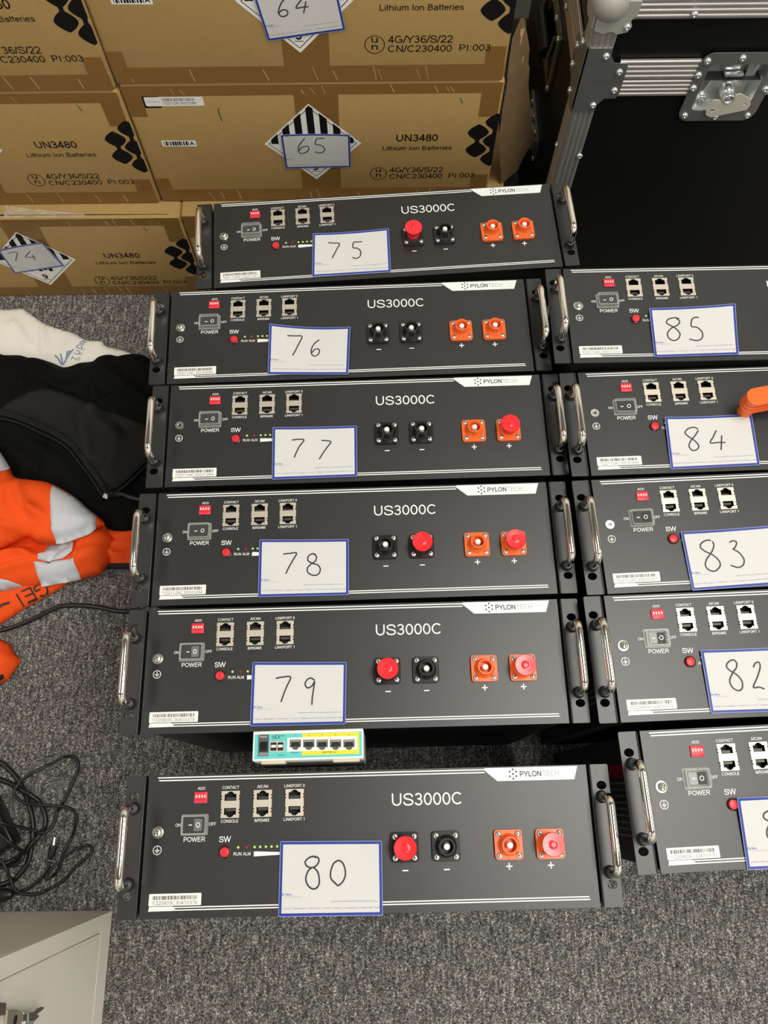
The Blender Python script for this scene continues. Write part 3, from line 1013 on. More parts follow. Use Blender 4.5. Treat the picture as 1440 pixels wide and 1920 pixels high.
unit_card(78, [(-104.1016, 5.6972), (-5.3592, 3.1940), (-6.3422, -59.7369), (-104.4043, -59.0228)], [[(-77.5865, -11.5457), (-70.0843, -10.9996), (-62.9500, -11.0290), (-67.2016, -19.2876), (-71.7954, -27.8683), (-74.5244, -34.1441)],
    [(-41.9222, -13.2582), (-45.6749, -12.1616), (-49.9883, -14.9578), (-50.3557, -19.8188), (-45.6775, -23.2692), (-40.0738, -24.9971), (-36.9159, -29.9327), (-39.1691, -35.6412), (-44.7510, -36.8104), (-50.3345, -33.3661), (-50.9024, -28.1399), (-46.6120, -23.8217), (-41.9337, -20.0843), (-41.3630, -15.2299), (-44.7363, -12.1912)]], flatbow(0, .001, 0), LB % (78, 'battery beside the orange jacket'))
unit_card(79, [(-106.6572, 5.4365), (-7.9339, 2.8767), (-9.6309, -60.1472), (-107.4241, -59.7559)], [[(-82.0006, -12.0148), (-74.9648, -10.9116), (-66.4166, -11.1327), (-70.1761, -20.1854), (-73.7234, -29.1763), (-75.9908, -36.3359)],
    [(-41.1335, -15.4543), (-45.2297, -12.5986), (-49.3026, -14.3272), (-51.3078, -18.8482), (-48.8741, -22.5572), (-44.2592, -20.8547), (-41.5008, -16.3600), (-42.3964, -23.6343), (-43.6510, -31.7601), (-44.1617, -40.0306)]], flatbow(0, .0008, 0), LB % (79, 'battery just behind the router'))
unit_card(80, [(-86.4861, 0.9444), (12.6207, -0.9467), (12.1100, -66.5867), (-87.2050, -65.6018)], [[(-51.5071, -14.8568), (-53.7818, -13.4817), (-57.5570, -14.2258), (-60.9380, -16.5751), (-62.0486, -18.9734), (-60.1366, -22.1292), (-55.9850, -23.4699), (-51.4746, -21.9907), (-48.8505, -18.2499), (-49.2390, -15.1193), (-52.2686, -13.6570)],
    [(-55.9841, -23.6078), (-58.9741, -26.2906), (-60.8185, -30.3655), (-61.1576, -34.4615), (-58.8722, -39.2853), (-54.7434, -42.0998), (-50.6402, -41.1795), (-48.4110, -37.4926), (-48.4264, -32.7145), (-49.9476, -27.1933), (-53.7273, -23.3169)],
    [(-29.6017, -17.4620), (-34.1395, -19.9855), (-36.7892, -25.4434), (-37.5500, -30.9198), (-36.4312, -34.3672), (-32.6968, -37.8665), (-30.0862, -39.6300), (-25.9537, -36.6640), (-23.2909, -31.2595), (-23.6190, -25.0688), (-25.8421, -19.8376), (-29.6017, -17.4620)]], flatbow(0, .0005, 0), LB % (80, 'nearest battery of the left row'))
unit_card(81, [(-137.2, -1.8), (-38.8, -2.4), (-40.0, -66.6), (-138.8, -65.6)], [[(-102.3185, -15.6023), (-107.7826, -14.9399), (-113.1820, -17.2757), (-113.9972, -21.1300), (-109.1500, -24.6061), (-103.7655, -28.7437), (-103.7679, -35.1648), (-108.9820, -40.0172), (-113.5136, -38.5170), (-113.6740, -32.7510), (-108.7334, -25.9184), (-102.1027, -21.0724), (-102.3185, -15.6023)],
    [(-85.7375, -16.6865), (-92.5232, -40.8330)]], flatbow(0, .003, 0), 'white blue-edged card cut by the frame, lying on the nearest battery of the right row')
unit_card(82, [(-129.0, 3.3), (-30.5, 2.9), (-30.8, -61.2), (-128.8, -60.0)], [[(-93.7858, -10.5363), (-96.1800, -7.8455), (-101.5780, -9.4908), (-104.8270, -13.6624), (-102.4621, -18.0540), (-95.5087, -23.3337), (-91.7169, -29.8761), (-93.0708, -36.8730), (-97.7481, -38.7856), (-102.7851, -35.0596), (-104.1662, -28.6478), (-100.2586, -21.7117), (-94.7376, -15.5175), (-93.4976, -10.5483)],
    [(-77.4815, -16.2401), (-74.4747, -12.0639), (-70.7307, -11.5022), (-70.5798, -16.5292), (-75.0074, -25.6130), (-81.3909, -35.9537), (-75.6865, -36.1921), (-70.3507, -38.2442)]], flatbow(0, .002, 0), LB % (82, 'second nearest battery, right row'))
unit_card(83, [(-132.0, -1.0), (-34.0, 1.5), (-32.5, -63.5), (-130.4, -65.9)], [[(-100.5377, -11.9988), (-105.0358, -11.4632), (-110.8423, -13.8981), (-113.5217, -18.5444), (-109.5392, -23.4926), (-101.9552, -27.8071), (-96.3443, -34.3716), (-96.0177, -40.6515), (-102.2897, -45.8070), (-108.8341, -44.4043), (-111.6458, -39.1213), (-108.8554, -32.2008), (-102.1265, -24.6394), (-98.5354, -17.6742), (-99.1667, -12.8632)],
    [(-81.1633, -14.8449), (-76.2400, -13.1659), (-73.3666, -15.6977), (-76.2695, -21.1265), (-78.3933, -22.6110), (-72.8161, -26.8361), (-69.2373, -34.1003), (-70.9307, -40.2904), (-76.8014, -43.1332), (-84.6040, -40.4170)]], flatbow(0, .002, 0), LB % (83, 'middle battery of the right row'))
unit_card(84, [(-128.7542, 1.9152), (-29.4751, 2.1367), (-30.6674, -60.0538), (-130.8394, -61.3728)], [[(-92.7306, -14.0975), (-96.4312, -11.5987), (-103.1991, -12.6065), (-108.1245, -17.4810), (-105.5951, -22.0844), (-99.1487, -27.7199), (-95.3190, -34.1249), (-97.6958, -38.4850), (-102.8026, -39.7098), (-106.1821, -35.4890), (-104.3345, -29.3109), (-97.2790, -21.5052), (-92.6172, -15.3687)],
    [(-72.4802, -16.1459), (-77.1775, -24.0796), (-81.6910, -31.0779), (-73.4888, -31.0363), (-64.5356, -31.3812)], [(-67.3897, -22.6580), (-69.1575, -31.5608), (-71.0757, -40.3982)]], flatbow(.001, .003, 0), LB % (84, 'battery with the orange plug'))
unit_card(85, [(-123.8726, 4.7798), (-21.7178, 7.6646), (-27.2518, -58.9695), (-125.5580, -60.3134)], [[(-89.8863, -9.9926), (-94.4770, -8.3196), (-102.4618, -10.1573), (-105.6729, -15.2281), (-100.8224, -19.1266), (-95.6335, -23.2442), (-91.7970, -29.9731), (-94.6524, -36.5200), (-100.7438, -39.0191), (-105.9411, -35.1672), (-105.9796, -28.5497), (-100.2679, -22.0298), (-93.0207, -18.4115), (-89.7900, -13.3520), (-93.5775, -8.7885)],
    [(-66.5166, -8.7256), (-71.3314, -8.6170), (-75.0383, -11.4471), (-76.9394, -20.3314), (-70.4615, -22.0335), (-65.6598, -28.3494), (-66.4580, -36.0526), (-73.1236, -39.6381), (-81.9424, -37.2446)]], flatbow(0, .002, .002), LB % (85, 'farthest battery of the right row'))


# ================================================================ battery cartons
BW, BD = .53, .50


def carton(name_label, u0, y0, z0, h, du=0.0, dv=0.0, serial=None, center_tape=True):
    root = empty('cardboard_carton', (u0 + BW / 2, y0 + BD / 2, z0))
    tag(root, name_label, 'box', 'lithium battery cartons stacked by the wall')
    put('carton_body', MB('card').box(-BW / 2, BW / 2, -BD / 2, BD / 2, 0.0005, h - .0005, r=.006, seg=3), root)
    fm = lambda x, y, z: (x * .001 - BW / 2, -BD / 2 - z * .001, y * .001)
    H = h * 1000

    def tape(pts_, z=.25):
        t = MB('tape')
        t.map = fm
        t.prism(pts_, 0, z, bottom=False)
        if pts_[1][0] - pts_[0][0] > 400:                      # wrinkle glints painted as pale strokes across the long strips
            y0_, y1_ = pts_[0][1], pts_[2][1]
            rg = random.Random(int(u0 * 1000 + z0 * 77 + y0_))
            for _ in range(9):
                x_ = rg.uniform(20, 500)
                t.stroke([(x_, y0_ + 2), (x_ - rg.uniform(2, 7), y1_ - rg.uniform(1, 8))], rg.uniform(.5, 1.3), z + .06, 'glint', k=1)
        put('tape_strip', t.mesh('tape_strip', smooth=0), root)

    def zig(x0, x1, y):                                        # torn saw-tooth end of a tape
        k = int(abs(x1 - x0) / 2.2)
        return [(x0 + (x1 - x0) * i / k, y + (1.2 if i % 2 else -.6)) for i in range(k + 1)]
    tape([(3, H - 19), (527, H - 19), (527, H - 2), (3, H - 2)])
    tape([(3, 2), (527, 2), (527, 27), (3, 27)])
    tape([(233 + du, 26), (294 + du, 26), (300 + du, H - 18), (238 + du, H - 18)], .2)
    tape([(3, H - 3)] + [(3, H - 54)] + zig(3, 26, H - 54) + [(26, H - 3)], .35)
    tape([(526, H - 3)] + zig(526, 499, H - 60)[::1] + [(499, H - 3)], .35)
    tape([(3, 3), (24, 3)] + zig(24, 3, 51), .35)
    tape([(526, 3), (500, 3)] + zig(500, 526, 53), .35)
    p = MB('box_ink')
    p.map = fm
    Z = .45
    p.text('UN3480', 412.5 + du, 128.6 + dv, 13.0, 61.5, Z, 'box_ink', bold=.006)
    p.text('Lithium Ion Batteries', 413.3 + du, 109.0 + dv, 8.2, 104, Z, 'box_ink')
    put('box_print', p.mesh('box_print', smooth=0, fix=False), root)
    p = MB('box_ink')
    p.map = fm
    p.disc(354.3 + du, 57.6 + dv, 13.2, Z, 'box_ink', 28, 12.2)
    p.text('u', 354.3 + du, 65.6 + dv, 9.5, 8.0, Z, 'box_ink')
    p.text('n', 354.3 + du, 55.0 + dv, 9.5, 8.0, Z, 'box_ink')
    p.text('4G/Y36/S/22', 413.2 + du, 65.0 + dv, 10.6, 83.3, Z, 'box_ink')
    p.text('CN/C230400', 413.2 + du, 51.4 + dv, 10.0, 83.3, Z, 'box_ink')
    p.text('PI:003', 485.0 + du, 52.0 + dv, 9.6, 40.5, Z, 'box_ink')

    put('packing_code', p.mesh('packing_code', smooth=0, fix=False), root)
    p = MB('box_ink')
    p.map = fm

    def diamond(cx, cy, rx=15.6, ry=15.2):
        q = []
        for i in range(32):
            a = 2 * math.pi * i / 32
            c_, s_ = math.cos(a), math.sin(a)
            r_ = (abs(c_) ** 1.18 + abs(s_) ** 1.42) ** (-1 / 1.42)
            q.append((cx + rx * r_ * c_, cy + ry * r_ * s_))
        return [(min(x, 529.2), y) for x, y in q]

    def neck(x_, ya, yb):
        ym = (ya + yb) / 2
        q = [(-7.5, ya - 6.6), (-4.2, ya - 10.5), (-2.9, ym), (-4.2, yb + 10.5), (-7.5, yb + 6.6), (7.5, yb + 6.6), (4.2, yb + 10.5), (2.9, ym), (4.2, ya - 10.5), (7.5, ya - 6.6)]
        p.flat([(min(x_ + x, 529.2), y) for x, y in q], Z + .06, 'box_ink')
    A, B_ = (502 + du * .6, 137.5 + dv), (502 + du * .6, 104.5 + dv)
    for c_ in (A, B_):
        p.flat(diamond(*c_), Z, 'box_ink')
    neck(A[0], A[1], B_[1])
    cs = [(526, 156.5 + dv), (526, 121.5 + dv), (526, 86.5 + dv)]
    for c_ in cs:
        p.flat(diamond(c_[0] + du * .5, c_[1]), Z, 'box_ink')
    for a, b_ in ((0, 1), (1, 2)):
        neck(cs[a][0] + du * .5, cs[a][1], cs[b_][1])
    put('box_logo', p.mesh('box_logo', smooth=0, fix=False), root)
    p = MB('green_pen')
    p.map = fm
    p.stroke([(129.4, 186 + dv), (128.6, 176 + dv), (130.5, 163 + dv)], 1.6, Z, 'green_pen')
    put('pen_mark', p.mesh('pen_mark', smooth=0, fix=False), root)
    p = MB('green_pen')
    p.map = fm
    p.stroke([(470 + du, 200 + dv), (474 + du, 190 + dv)], 1.4, Z, 'green_pen')
    put('pen_mark', p.mesh('pen_mark', smooth=0, fix=False), root)
    # lithium hazard diamond
    d = MB('sticker')
    d.map = fm
    cx, cy, R_ = 257 + du, 119.6 + dv, 72.5
    d.flat([(cx, cy + R_), (cx - R_, cy), (cx, cy - R_), (cx + R_, cy)], .55)
    for k in range(-3, 4):
        x0, x1 = cx + k * 18.6 - 5.3, cx + k * 18.6 + 5.3
        R2 = R_ - 3.0
        pts_ = [(x0, cy), (x1, cy), (x1, cy + max(0, R2 - abs(x1 - cx)))]
        if x0 < cx < x1:
            pts_.append((cx, cy + R2))
        pts_.append((x0, cy + max(0, R2 - abs(x0 - cx))))
        d.flat(pts_, .62, 'box_ink')
    R3 = R_ - 7
    for a, b_ in (((cx, cy + R3), (cx - R3, cy)), ((cx - R3, cy), (cx, cy - R3)), ((cx, cy - R3), (cx + R3, cy)), ((cx + R3, cy), (cx, cy + R3))):
        d.stroke([a, b_], 1.0, .68, 'box_ink', k=1)
    d.text('9', cx, cy - 47, 12, None, .68, 'box_ink', bold=.03)
    d.rect(cx - 6, cx + 6, cy - 56, cy - 55, .68, 'box_ink')
    for k in range(5):
        d.box(cx - 22 + k * 9, cx - 15 + k * 9, cy - 32 + (k % 2) * 3, cy - 18 + (k % 2) * 3, .6, .68, 'box_ink')
    put('hazard_label', d.mesh('hazard_label', smooth=0, fix=False), root)['label'] = 'striped black and white hazard diamond'
    s = MB('sticker')
    s.map = fm
    s.flat([(32.8, 117 + dv * .8), (83.5, 116.3 + dv * .8), (83.8, 128 + dv * .8), (32.8, 128.6 + dv * .8)], .4)
    barcode(s, 36, 73, 118.5 + dv * .8, 126.5 + dv * .8, .5, 'box_ink', seed=3, n_=18)
    s.text('A', 77.5, 122.3 + dv * .8, 6.2, None, .5, 'box_ink', bold=.03)
    put('barcode_label', s.mesh('barcode_label', smooth=0, fix=False), root)
    if serial:
        s = MB('sticker')
        s.map = fm
        s.rect(26.5, 50, 187.5, 207.2, .4, 'box_ink')
        s.flat(rrect(29, 111.3, 190.4, 206, 2, 3), .5)
        barcode(s, 54, 99, 198.8, 204, .58, 'lgrey_ink', seed=9, n_=36)
        s.text(serial, 77, 195.4, 4.2, 46, .58, 'grey_ink')
        s.text('Product number NO.', 41, 198.5, 2.2, 20, .58, 'lgrey_ink')
        put('serial_label', s.mesh('serial_label', smooth=0, fix=False), root)
    return root


c74 = carton('brown lithium battery carton on the floor at left with card 74', -.8565, .8849, 0, .2090, -5.6, -14)
s = MB('void')
s.map = lambda x, y, z: (x + .8565 - BW / 2, y - .8849 - BD / 2, z)
s.prism([(-.842, .8935), (-.60, .8915), (-.345, .8908), (-.345, .8916), (-.60, .8938), (-.842, .8975)], .2080, .2088)
put('flap_gap', s.mesh('flap_gap', smooth=0), c74)
s = MB('film')
s.map = lambda x, y, z: (x + .8565 - BW / 2, y - .8849 - BD / 2, z)
rg = random.Random(4)
gx_, gy_ = 22, 6
vv = [(-.610 + .13 * i / gx_, .8865 + .021 * j / gy_ * (1 - .75 * i / gx_), .2092 + rg.uniform(.0, .005) * (1 - .7 * i / gx_)) for j in range(gy_ + 1) for i in range(gx_ + 1)]
s.add(vv, [(j * (gx_ + 1) + i, j * (gx_ + 1) + i + 1, (j + 1) * (gx_ + 1) + i + 1, (j + 1) * (gx_ + 1) + i) for j in range(gy_) for i in range(gx_)])
put('loose_tape', s.mesh('loose_tape', smooth=0, fix=False), c74)['label'] = 'crumpled clear tape'
carton('brown carton at the bottom of the right stack, behind the farthest battery', -.3262, .8880, 0, .2090, 0, -14)
carton('brown lithium battery carton on top of the carton with card 74', -.8888, .9131, .2092, .2188, -5, -3)
carton('brown lithium battery carton with card 65 and a serial sticker', -.3575, .9163, .2092, .2260, 0, 0, serial='Y221124C30031288')
carton('brown lithium battery carton topmost of the left stack, cut by the frame', -.8905, .9131, .4284, .2260, -3, 0)
carton('brown lithium battery carton with card 64, on top of the one with card 65', -.3600, .9163, .4356, .2260, 0, 0)


def wall_card(nr, corners, strokes, y, label):
    xc = sum(q[0] for q in corners) / 4
    zc = sum(q[1] for q in corners) / 4
    place = lambda a, b_, z: (a - xc, -z - .0006, b_ - zc)
    return card(nr, corners, strokes, flatbow(0, .002, 0), place, (xc, y, zc), 0, label, W=.1, H=.066)


wall_card(65, [(-0.1460, 0.3494), (-0.0443, 0.3481), (-0.0455, 0.2830), (-0.1464, 0.2811)], [[(-0.1109, 0.3415), (-0.1192, 0.3306), (-0.1232, 0.3195), (-0.1196, 0.3118), (-0.1115, 0.3144), (-0.1068, 0.3211), (-0.1095, 0.3260), (-0.1169, 0.3243), (-0.1219, 0.3176)],
    [(-0.0817, 0.3404), (-0.0931, 0.3398), (-0.0963, 0.3296), (-0.0879, 0.3272), (-0.0832, 0.3197), (-0.0890, 0.3126), (-0.0990, 0.3146)]], .9163, 'white blue-edged card handwritten 65, stuck over a striped diamond on a carton')
wall_card(64, [(-0.1533, 0.5750), (-0.0523, 0.5845), (-0.0423, 0.5161), (-0.1426, 0.5014)], [[(-0.1111, 0.5630), (-0.1194, 0.5532), (-0.1240, 0.5431), (-0.1228, 0.5372), (-0.1182, 0.5358), (-0.1130, 0.5391), (-0.1138, 0.5442), (-0.1197, 0.5443), (-0.1238, 0.5405)],
    [(-0.0920, 0.5603), (-0.1020, 0.5474), (-0.0944, 0.5478), (-0.0863, 0.5485)], [(-0.0889, 0.5553), (-0.0933, 0.5397)]], .9163, 'tilted white blue-edged card handwritten 64, stuck on the top carton')
wall_card(74, [(-0.6537, 0.1359), (-0.5702, 0.1554), (-0.5586, 0.0895), (-0.6547, 0.0699)], [[(-0.6413, 0.1266), (-0.6325, 0.1292), (-0.6245, 0.1283), (-0.6310, 0.1164), (-0.6375, 0.1044)],
    [(-0.6012, 0.1310), (-0.6159, 0.1162), (-0.6068, 0.1148), (-0.5986, 0.1159)], [(-0.6012, 0.1219), (-0.6033, 0.1059)]], .8849, 'slanted white blue-edged card handwritten 74, on the lower left carton')

# torn cardboard sheet leaning between cartons and flight case
sp = [(0.1725, 0.4958), (0.1798, 0.5175), (0.1847, 0.5105), (0.1883, 0.4963), (0.1924, 0.4832), (0.2003, 0.4560), (0.2028, 0.4307), (0.2067, 0.4192), (0.2098, 0.3905), (0.2175, 0.3549), (0.2292, 0.2972), (0.2350, 0.2768), (0.2402, 0.2557), (0.2306, 0.2363), (0.2214, 0.2231), (0.1962, 0.2235), (0.1783, 0.3215), (0.1760, 0.3823), (0.1769, 0.4163), (0.1731, 0.4624)]
sx0 = .1765
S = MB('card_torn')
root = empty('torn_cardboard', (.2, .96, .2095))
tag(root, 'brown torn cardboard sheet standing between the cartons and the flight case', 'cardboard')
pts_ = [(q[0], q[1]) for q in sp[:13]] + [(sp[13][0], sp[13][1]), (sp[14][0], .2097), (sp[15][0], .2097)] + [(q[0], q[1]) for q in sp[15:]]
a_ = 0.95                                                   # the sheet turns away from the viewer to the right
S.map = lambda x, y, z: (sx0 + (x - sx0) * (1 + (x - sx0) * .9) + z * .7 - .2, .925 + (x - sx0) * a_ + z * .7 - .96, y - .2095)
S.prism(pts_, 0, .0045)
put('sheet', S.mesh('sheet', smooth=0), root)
sheet_map = S.map
for (x, y), w, hgt in (((.1845, .500), .005, .026), ((.1925, .452), .005, .02), ((.203, .36), .006, .018), ((.221, .283), .006, .02)):
    S2 = MB('card_in')
    S2.map = sheet_map
    S2.prism([(x, y), (x + w, y - .002), (x + w * .8, y - hgt), (x + w * .3, y - hgt * .8)], -.0015, 0)
    put('torn_flake', S2.mesh('torn_flake', smooth=0), root)

# ================================================================ flight case
FX, FY, FT = .2700, .900, .568
CX, CY = .66, 1.115
fc = empty('flight_case', (CX, CY, 0))
tag(fc, 'tall black flight case with aluminium edges and a butterfly latch', 'case')


def cb(*ms):
    q = MB(*ms)
    q.map = lambda x, y, z: (x - CX, y - CY, z)
    return q


def fr(y=FY):
    """front-face frame: 2D = (x, z), third = distance out of the face"""
    return lambda x, y2, z: (x - CX, y - z - CY, y2)


def sd(x0=FX):
    """left-side frame: 2D = (y, z), third = distance out of the face"""
    return lambda y2, z2, d: (x0 - d - CX, y2 - CY, z2)


XE, YE = 1.05, 1.33
hx0, hx1, hz0, hz1 = .4315, .5145, .3995, .4775
bd_ = cb('laminate').box(FX + .004, XE, FY + .026, YE, .002, FT - .003)
put('case_body', bd_.mesh('case_body', smooth=0), fc)
for nm_, q in (('base_panel', [(FX + .002, .003), (XE, .003), (XE, .451), (hx1, .451), (hx1, hz0), (hx0, hz0), (hx0, .451), (FX + .002, .451)]),
               ('lid_panel', [(FX + .002, .4514), (hx0, .4514), (hx0, hz1), (hx1, hz1), (hx1, .4514), (XE, .4514), (XE, FT - .002), (FX + .002, FT - .002)])):
    p = MB('laminate')
    p.map = fr(FY + .0115)
    p.prism(q, 0, .009)
    put(nm_, p.mesh(nm_, smooth=0), fc)
p = MB('laminate')
p.map = sd(FX + .0115)
p.prism([(FY + .002, .003), (YE, .003), (YE, FT - .002), (FY + .002, FT - .002)], 0, .009)
put('side_panel', p.mesh('side_panel', smooth=0), fc)


def ribbed(fmap, a0, a1, b0, b1, along=0, n_=4, t=.0016):
    """aluminium extrusion: flat strip with raised ribs running along its length"""
    s = MB('alu')
    s.map = fmap
    w = b1 - b0
    prof = [(0, t)]
    for k in range(n_):
        c_ = (k + .5) / n_
        for q in range(9):
            a = math.pi * q / 8
            prof.append((c_ - .42 / n_ * math.cos(a), t + .0016 * math.sin(a)))
    prof += [(1, t), (1, -.001), (0, -.001)]
    vv = []
    for a in (a0, a1):
        for u, z in prof:
            q = (a, b0 + u * w) if along == 0 else (b0 + u * w, a)
            vv.append((q[0], q[1], z))
    k = len(prof)
    s.add(vv, [(i, (i + 1) % k, k + (i + 1) % k, k + i) for i in range(k)] + [tuple(range(k)), tuple(range(2 * k - 1, k - 1, -1))])
    put('edge_profile', s.mesh('edge_profile', smooth=0), fc)


for a0, a1 in ((FX + .045, .4205), (.5255, XE)):
    ribbed(fr(), a0, a1, .4247, .4506)
    ribbed(fr(), a0, a1, .4520, .4810)
ribbed(fr(), FX + .02, XE, .5395, FT)
ribbed(fr(), .0, .404, FX, FX + .0300, along=1)
ribbed(fr(), .497, .545, FX, FX + .0300, along=1)
ribbed(sd(), FY + .03, YE, .4247, .4506)
ribbed(sd(), FY + .03, YE, .4520, .4810)
ribbed(sd(), .0, .404, FY, FY + .03, along=1)
ribbed(sd(), .497, .545, FY, FY + .03, along=1)
ribbed(sd(), FY + .02, YE, .5395, FT)
for nm_, ss in (('lid', 1), ('base', -1)):
    zz = (lambda d: .4514 + d) if ss > 0 else (lambda d: .4506 - d)
    q = [(FX - .0012, zz(0)), (FX - .0012, zz(.0500)), (FX + .0290, zz(.0496)), (FX + .0300, zz(.038)), (FX + .0375, zz(.0275)), (FX + .0525, zz(.0272)),
         (FX + .0560, zz(.022)), (FX + .0560, zz(0))]
    s = MB('steel')
    s.map = fr()
    s.prism(q, .0028, .0042)
    s.map = sd()
    q2 = [(FY - .0012 + (x - FX + .0012), z) for x, z in q]
    s.prism(q2, .0028, .0042)
    put('corner_bracket', s.mesh('corner_bracket', smooth=0), fc)
rv = MB('bright').lathe([(.0047, 0), (.0046, .0012), (.0038, .0026), (.0022, .0034), (.0013, .0031), (.0007, .0018), (0, .0016)], 18, ax='-y')
RV = rv.mesh('rivet', smooth=70)
RVS = MB('bright').lathe([(.0047, 0), (.0046, .0012), (.0038, .0026), (.0022, .0034), (.0013, .0031), (.0007, .0018), (0, .0016)], 18, ax='-x').mesh('rivet', smooth=70)
for x, z in ((.2932, .4897), (.3170, .4656), (.3180, .4365), (.2952, .4123), (.2976, .3200), (.2976, .19), (.3862, .5471), (.62, .5471), (.64, .4660), (.64, .438)):
    put('rivet', RV, fc, (x - CX, FY - .004 - CY, z))
for y, z in ((.922, .4897), (.945, .4656), (.945, .4365), (.924, .4123), (.917, .3200), (1.05, .466), (1.05, .438)):
    put('rivet', RVS, fc, (FX - .004 - CX, y - CY, z))
# ball corner
s = MB('cast')
s.map = lambda x, y, z: (x + .2820 - CX, y + .9065 - CY, z + .5590)
s.lathe([(.0240 * math.sin(math.radians(a)) if 0 < a < 180 else 0, -.0240 * math.cos(math.radians(a))) for a in range(0, 181, 12)], 28)
s.map = fr()
fl = [(FX - .002, .566), (FX - .002, .528), (.2790, .5232), (.2900, .5262), (.2990, .5222), (.3105, .5252), (.3140, .5330), (.3105, .5405), (.3168, .5490), (.3168, .566)]
s.prism(fl, .0028, .0058)
s.map = sd()
s.prism([(FY + (x - FX), z) for x, z in fl], .0028, .0058)
put('ball_corner', s.mesh('ball_corner', smooth=50), fc)
put('rivet', RV, fc, (.3078 - CX, FY - .0055 - CY, .5322))
# recessed butterfly latch
s = MB('steel')
s.map = fr()
s.prism(rrect(.4193, .5267, .3838, .4925, .016, 6), .0026, .0046, holes=[rrect(hx0 + .002, hx1 - .002, hz0 + .002, hz1 - .002, .007, 4)])
lat = put('latch_dish', s.mesh('latch_dish', smooth=40), fc)
s = MB('bright')
s.map = fr()
rr_ = rrect(hx0 + .001, hx1 - .001, hz0 + .001, hz1 - .001, .008, 4)
r2 = rrect(hx0 + .006, hx1 - .006, hz0 + .006, hz1 - .006, .006, 4)
k = len(rr_)
s.add([(x, y, .0040) for x, y in rr_] + [(x, y, -.012) for x, y in r2], [(i, (i + 1) % k, k + (i + 1) % k, k + i) for i in range(k)])
s.flat(r2, -.012)
s.box(hx0 + .004, hx1 - .004, .4507, .4513, -.0118, .0035, 'void')
put('latch_tray', s.mesh('latch_tray', smooth=40), lat)
s = MB('bright')
s.map = fr()
s.box(.4560, .4800, .4600, .4745, -.012, -.004, r=.0015)
s.box(.4600, .4660, .4735, .4760, -.012, -.001, r=.0008).box(.4700, .4760, .4735, .4760, -.012, -.001, r=.0008)
s.box(.4600, .4860, .4535, .4580, -.006, .002, r=.0018)
put('latch_keeper', s.mesh('latch_keeper', smooth=40), lat)
s = MB('bright')
s.map = fr()
s.box(.4620, .4870, .4400, .4540, -.010, -.001, r=.003)
s.lathe([(.0098, -.012), (.0098, -.002), (.0088, .001), (.0076, .002), (.0076, .0095), (.0068, .0105), (.0058, .0105), (.0054, .0085), (.002, .0085), (.0016, .0100), (0, .0100)], 26, c=(.4772, .4245, 0))
put('latch_hub', s.mesh('latch_hub', smooth=40), lat)
s = MB('wing')
s.map = fr()
wg = [(0.4556, 0.3987), (0.4635, 0.3941), (0.5092, 0.4063), (0.5114, 0.4154), (0.5072, 0.4241), (0.4914, 0.4327), (0.4842, 0.4317), (0.4856, 0.4246), (0.4838, 0.4178), (0.4788, 0.4151), (0.4720, 0.4168), (0.4654, 0.4226), (0.4572, 0.4235), (0.4525, 0.4089)]
wh1 = [(0.4620, 0.4056)]
wh2 = [(0.5020, 0.4160)]
s.prism(wg, .0072, .0092, holes=[circle(*wh1[0], .0030, .0024, 12), circle(*wh2[0], .0030, .0024, 12)])
put('latch_wing', s.mesh('latch_wing', smooth=0), lat)['label'] = 'butterfly turn wing of the latch'
s = MB('bright')
s.map = fr()
s.prism([(x + .496, y + .4585) for x, y in rrect(-.0062, .0062, -.0175, .0165, .006, 5)], -.006, -.003, holes=[circle(.4955, .4475, .0028, None, 12)])
s.lathe([(.005, -.012), (.005, -.001), (.0042, .0005), (0, .0008)], 18, c=(.4970, .4690, 0))
put('latch_link', s.mesh('latch_link', smooth=40), lat)
s = MB('bright')
s.map = fr()
s.lathe([(.0068, -.012), (.0068, -.003), (.0060, -.002), (.0042, -.002), (.0042, -.009), (0, -.009)], 20, c=(.4455, .4130, 0))
s.box(.4400, .4520, .4160, .4460, -.012, -.007, r=.002)
put('padlock_eye', s.mesh('padlock_eye', smooth=40), lat)
for x, z in ((.4274, .4813), (.4230, .4600), (.4238, .4396), (.4285, .3935), (.4715, .4853), (.5200, .4820), (.5230, .4600), (.5225, .4368), (.5172, .3925), (.4725, .3905)):
    put('rivet', RV, fc, (x - CX, FY - .0045 - CY, z))
# recessed carrying handle and a second fitting on the left side of the case
s = MB('steel')
s.map = sd()
s.prism(rrect(1.055, 1.215, .282, .388, .012, 4), -.002, .0018, holes=[rrect(1.07, 1.20, .297, .373, .006, 3)])
sh_ = put('handle_dish', s.mesh('handle_dish', smooth=0), fc)
s = MB('steel')
s.map = sd()
s.tube([(1.085, .30, .001), (1.082, .33, .007), (1.088, .36, .001)], .0028, 8).tube([(1.185, .30, .001), (1.188, .33, .007), (1.182, .36, .001)], .0028, 8)
s.tube([(1.09, .33, .009), (1.18, .33, .009)], .0105, 14, 'rubber')
put('side_handle', s.mesh('side_handle', smooth=60), fc)
s = MB('steel')
s.map = sd()
s.prism(rrect(1.045, 1.172, .148, .192, .01, 4), -.002, .002)
s.prism(rrect(1.06, 1.155, .158, .182, .006, 4), .002, .007)
put('side_plate', s.mesh('side_plate', smooth=0), fc)
for y, z in ((1.062, .377), (1.10, .381), (1.14, .381), (1.18, .381), (1.208, .377), (1.062, .29), (1.14, .289), (1.05, .154), (1.075, .186), (1.11, .186), (1.145, .186), (1.165, .154)):
    put('rivet', RVS, fc, (FX - .0018 - CX, y - CY, z))

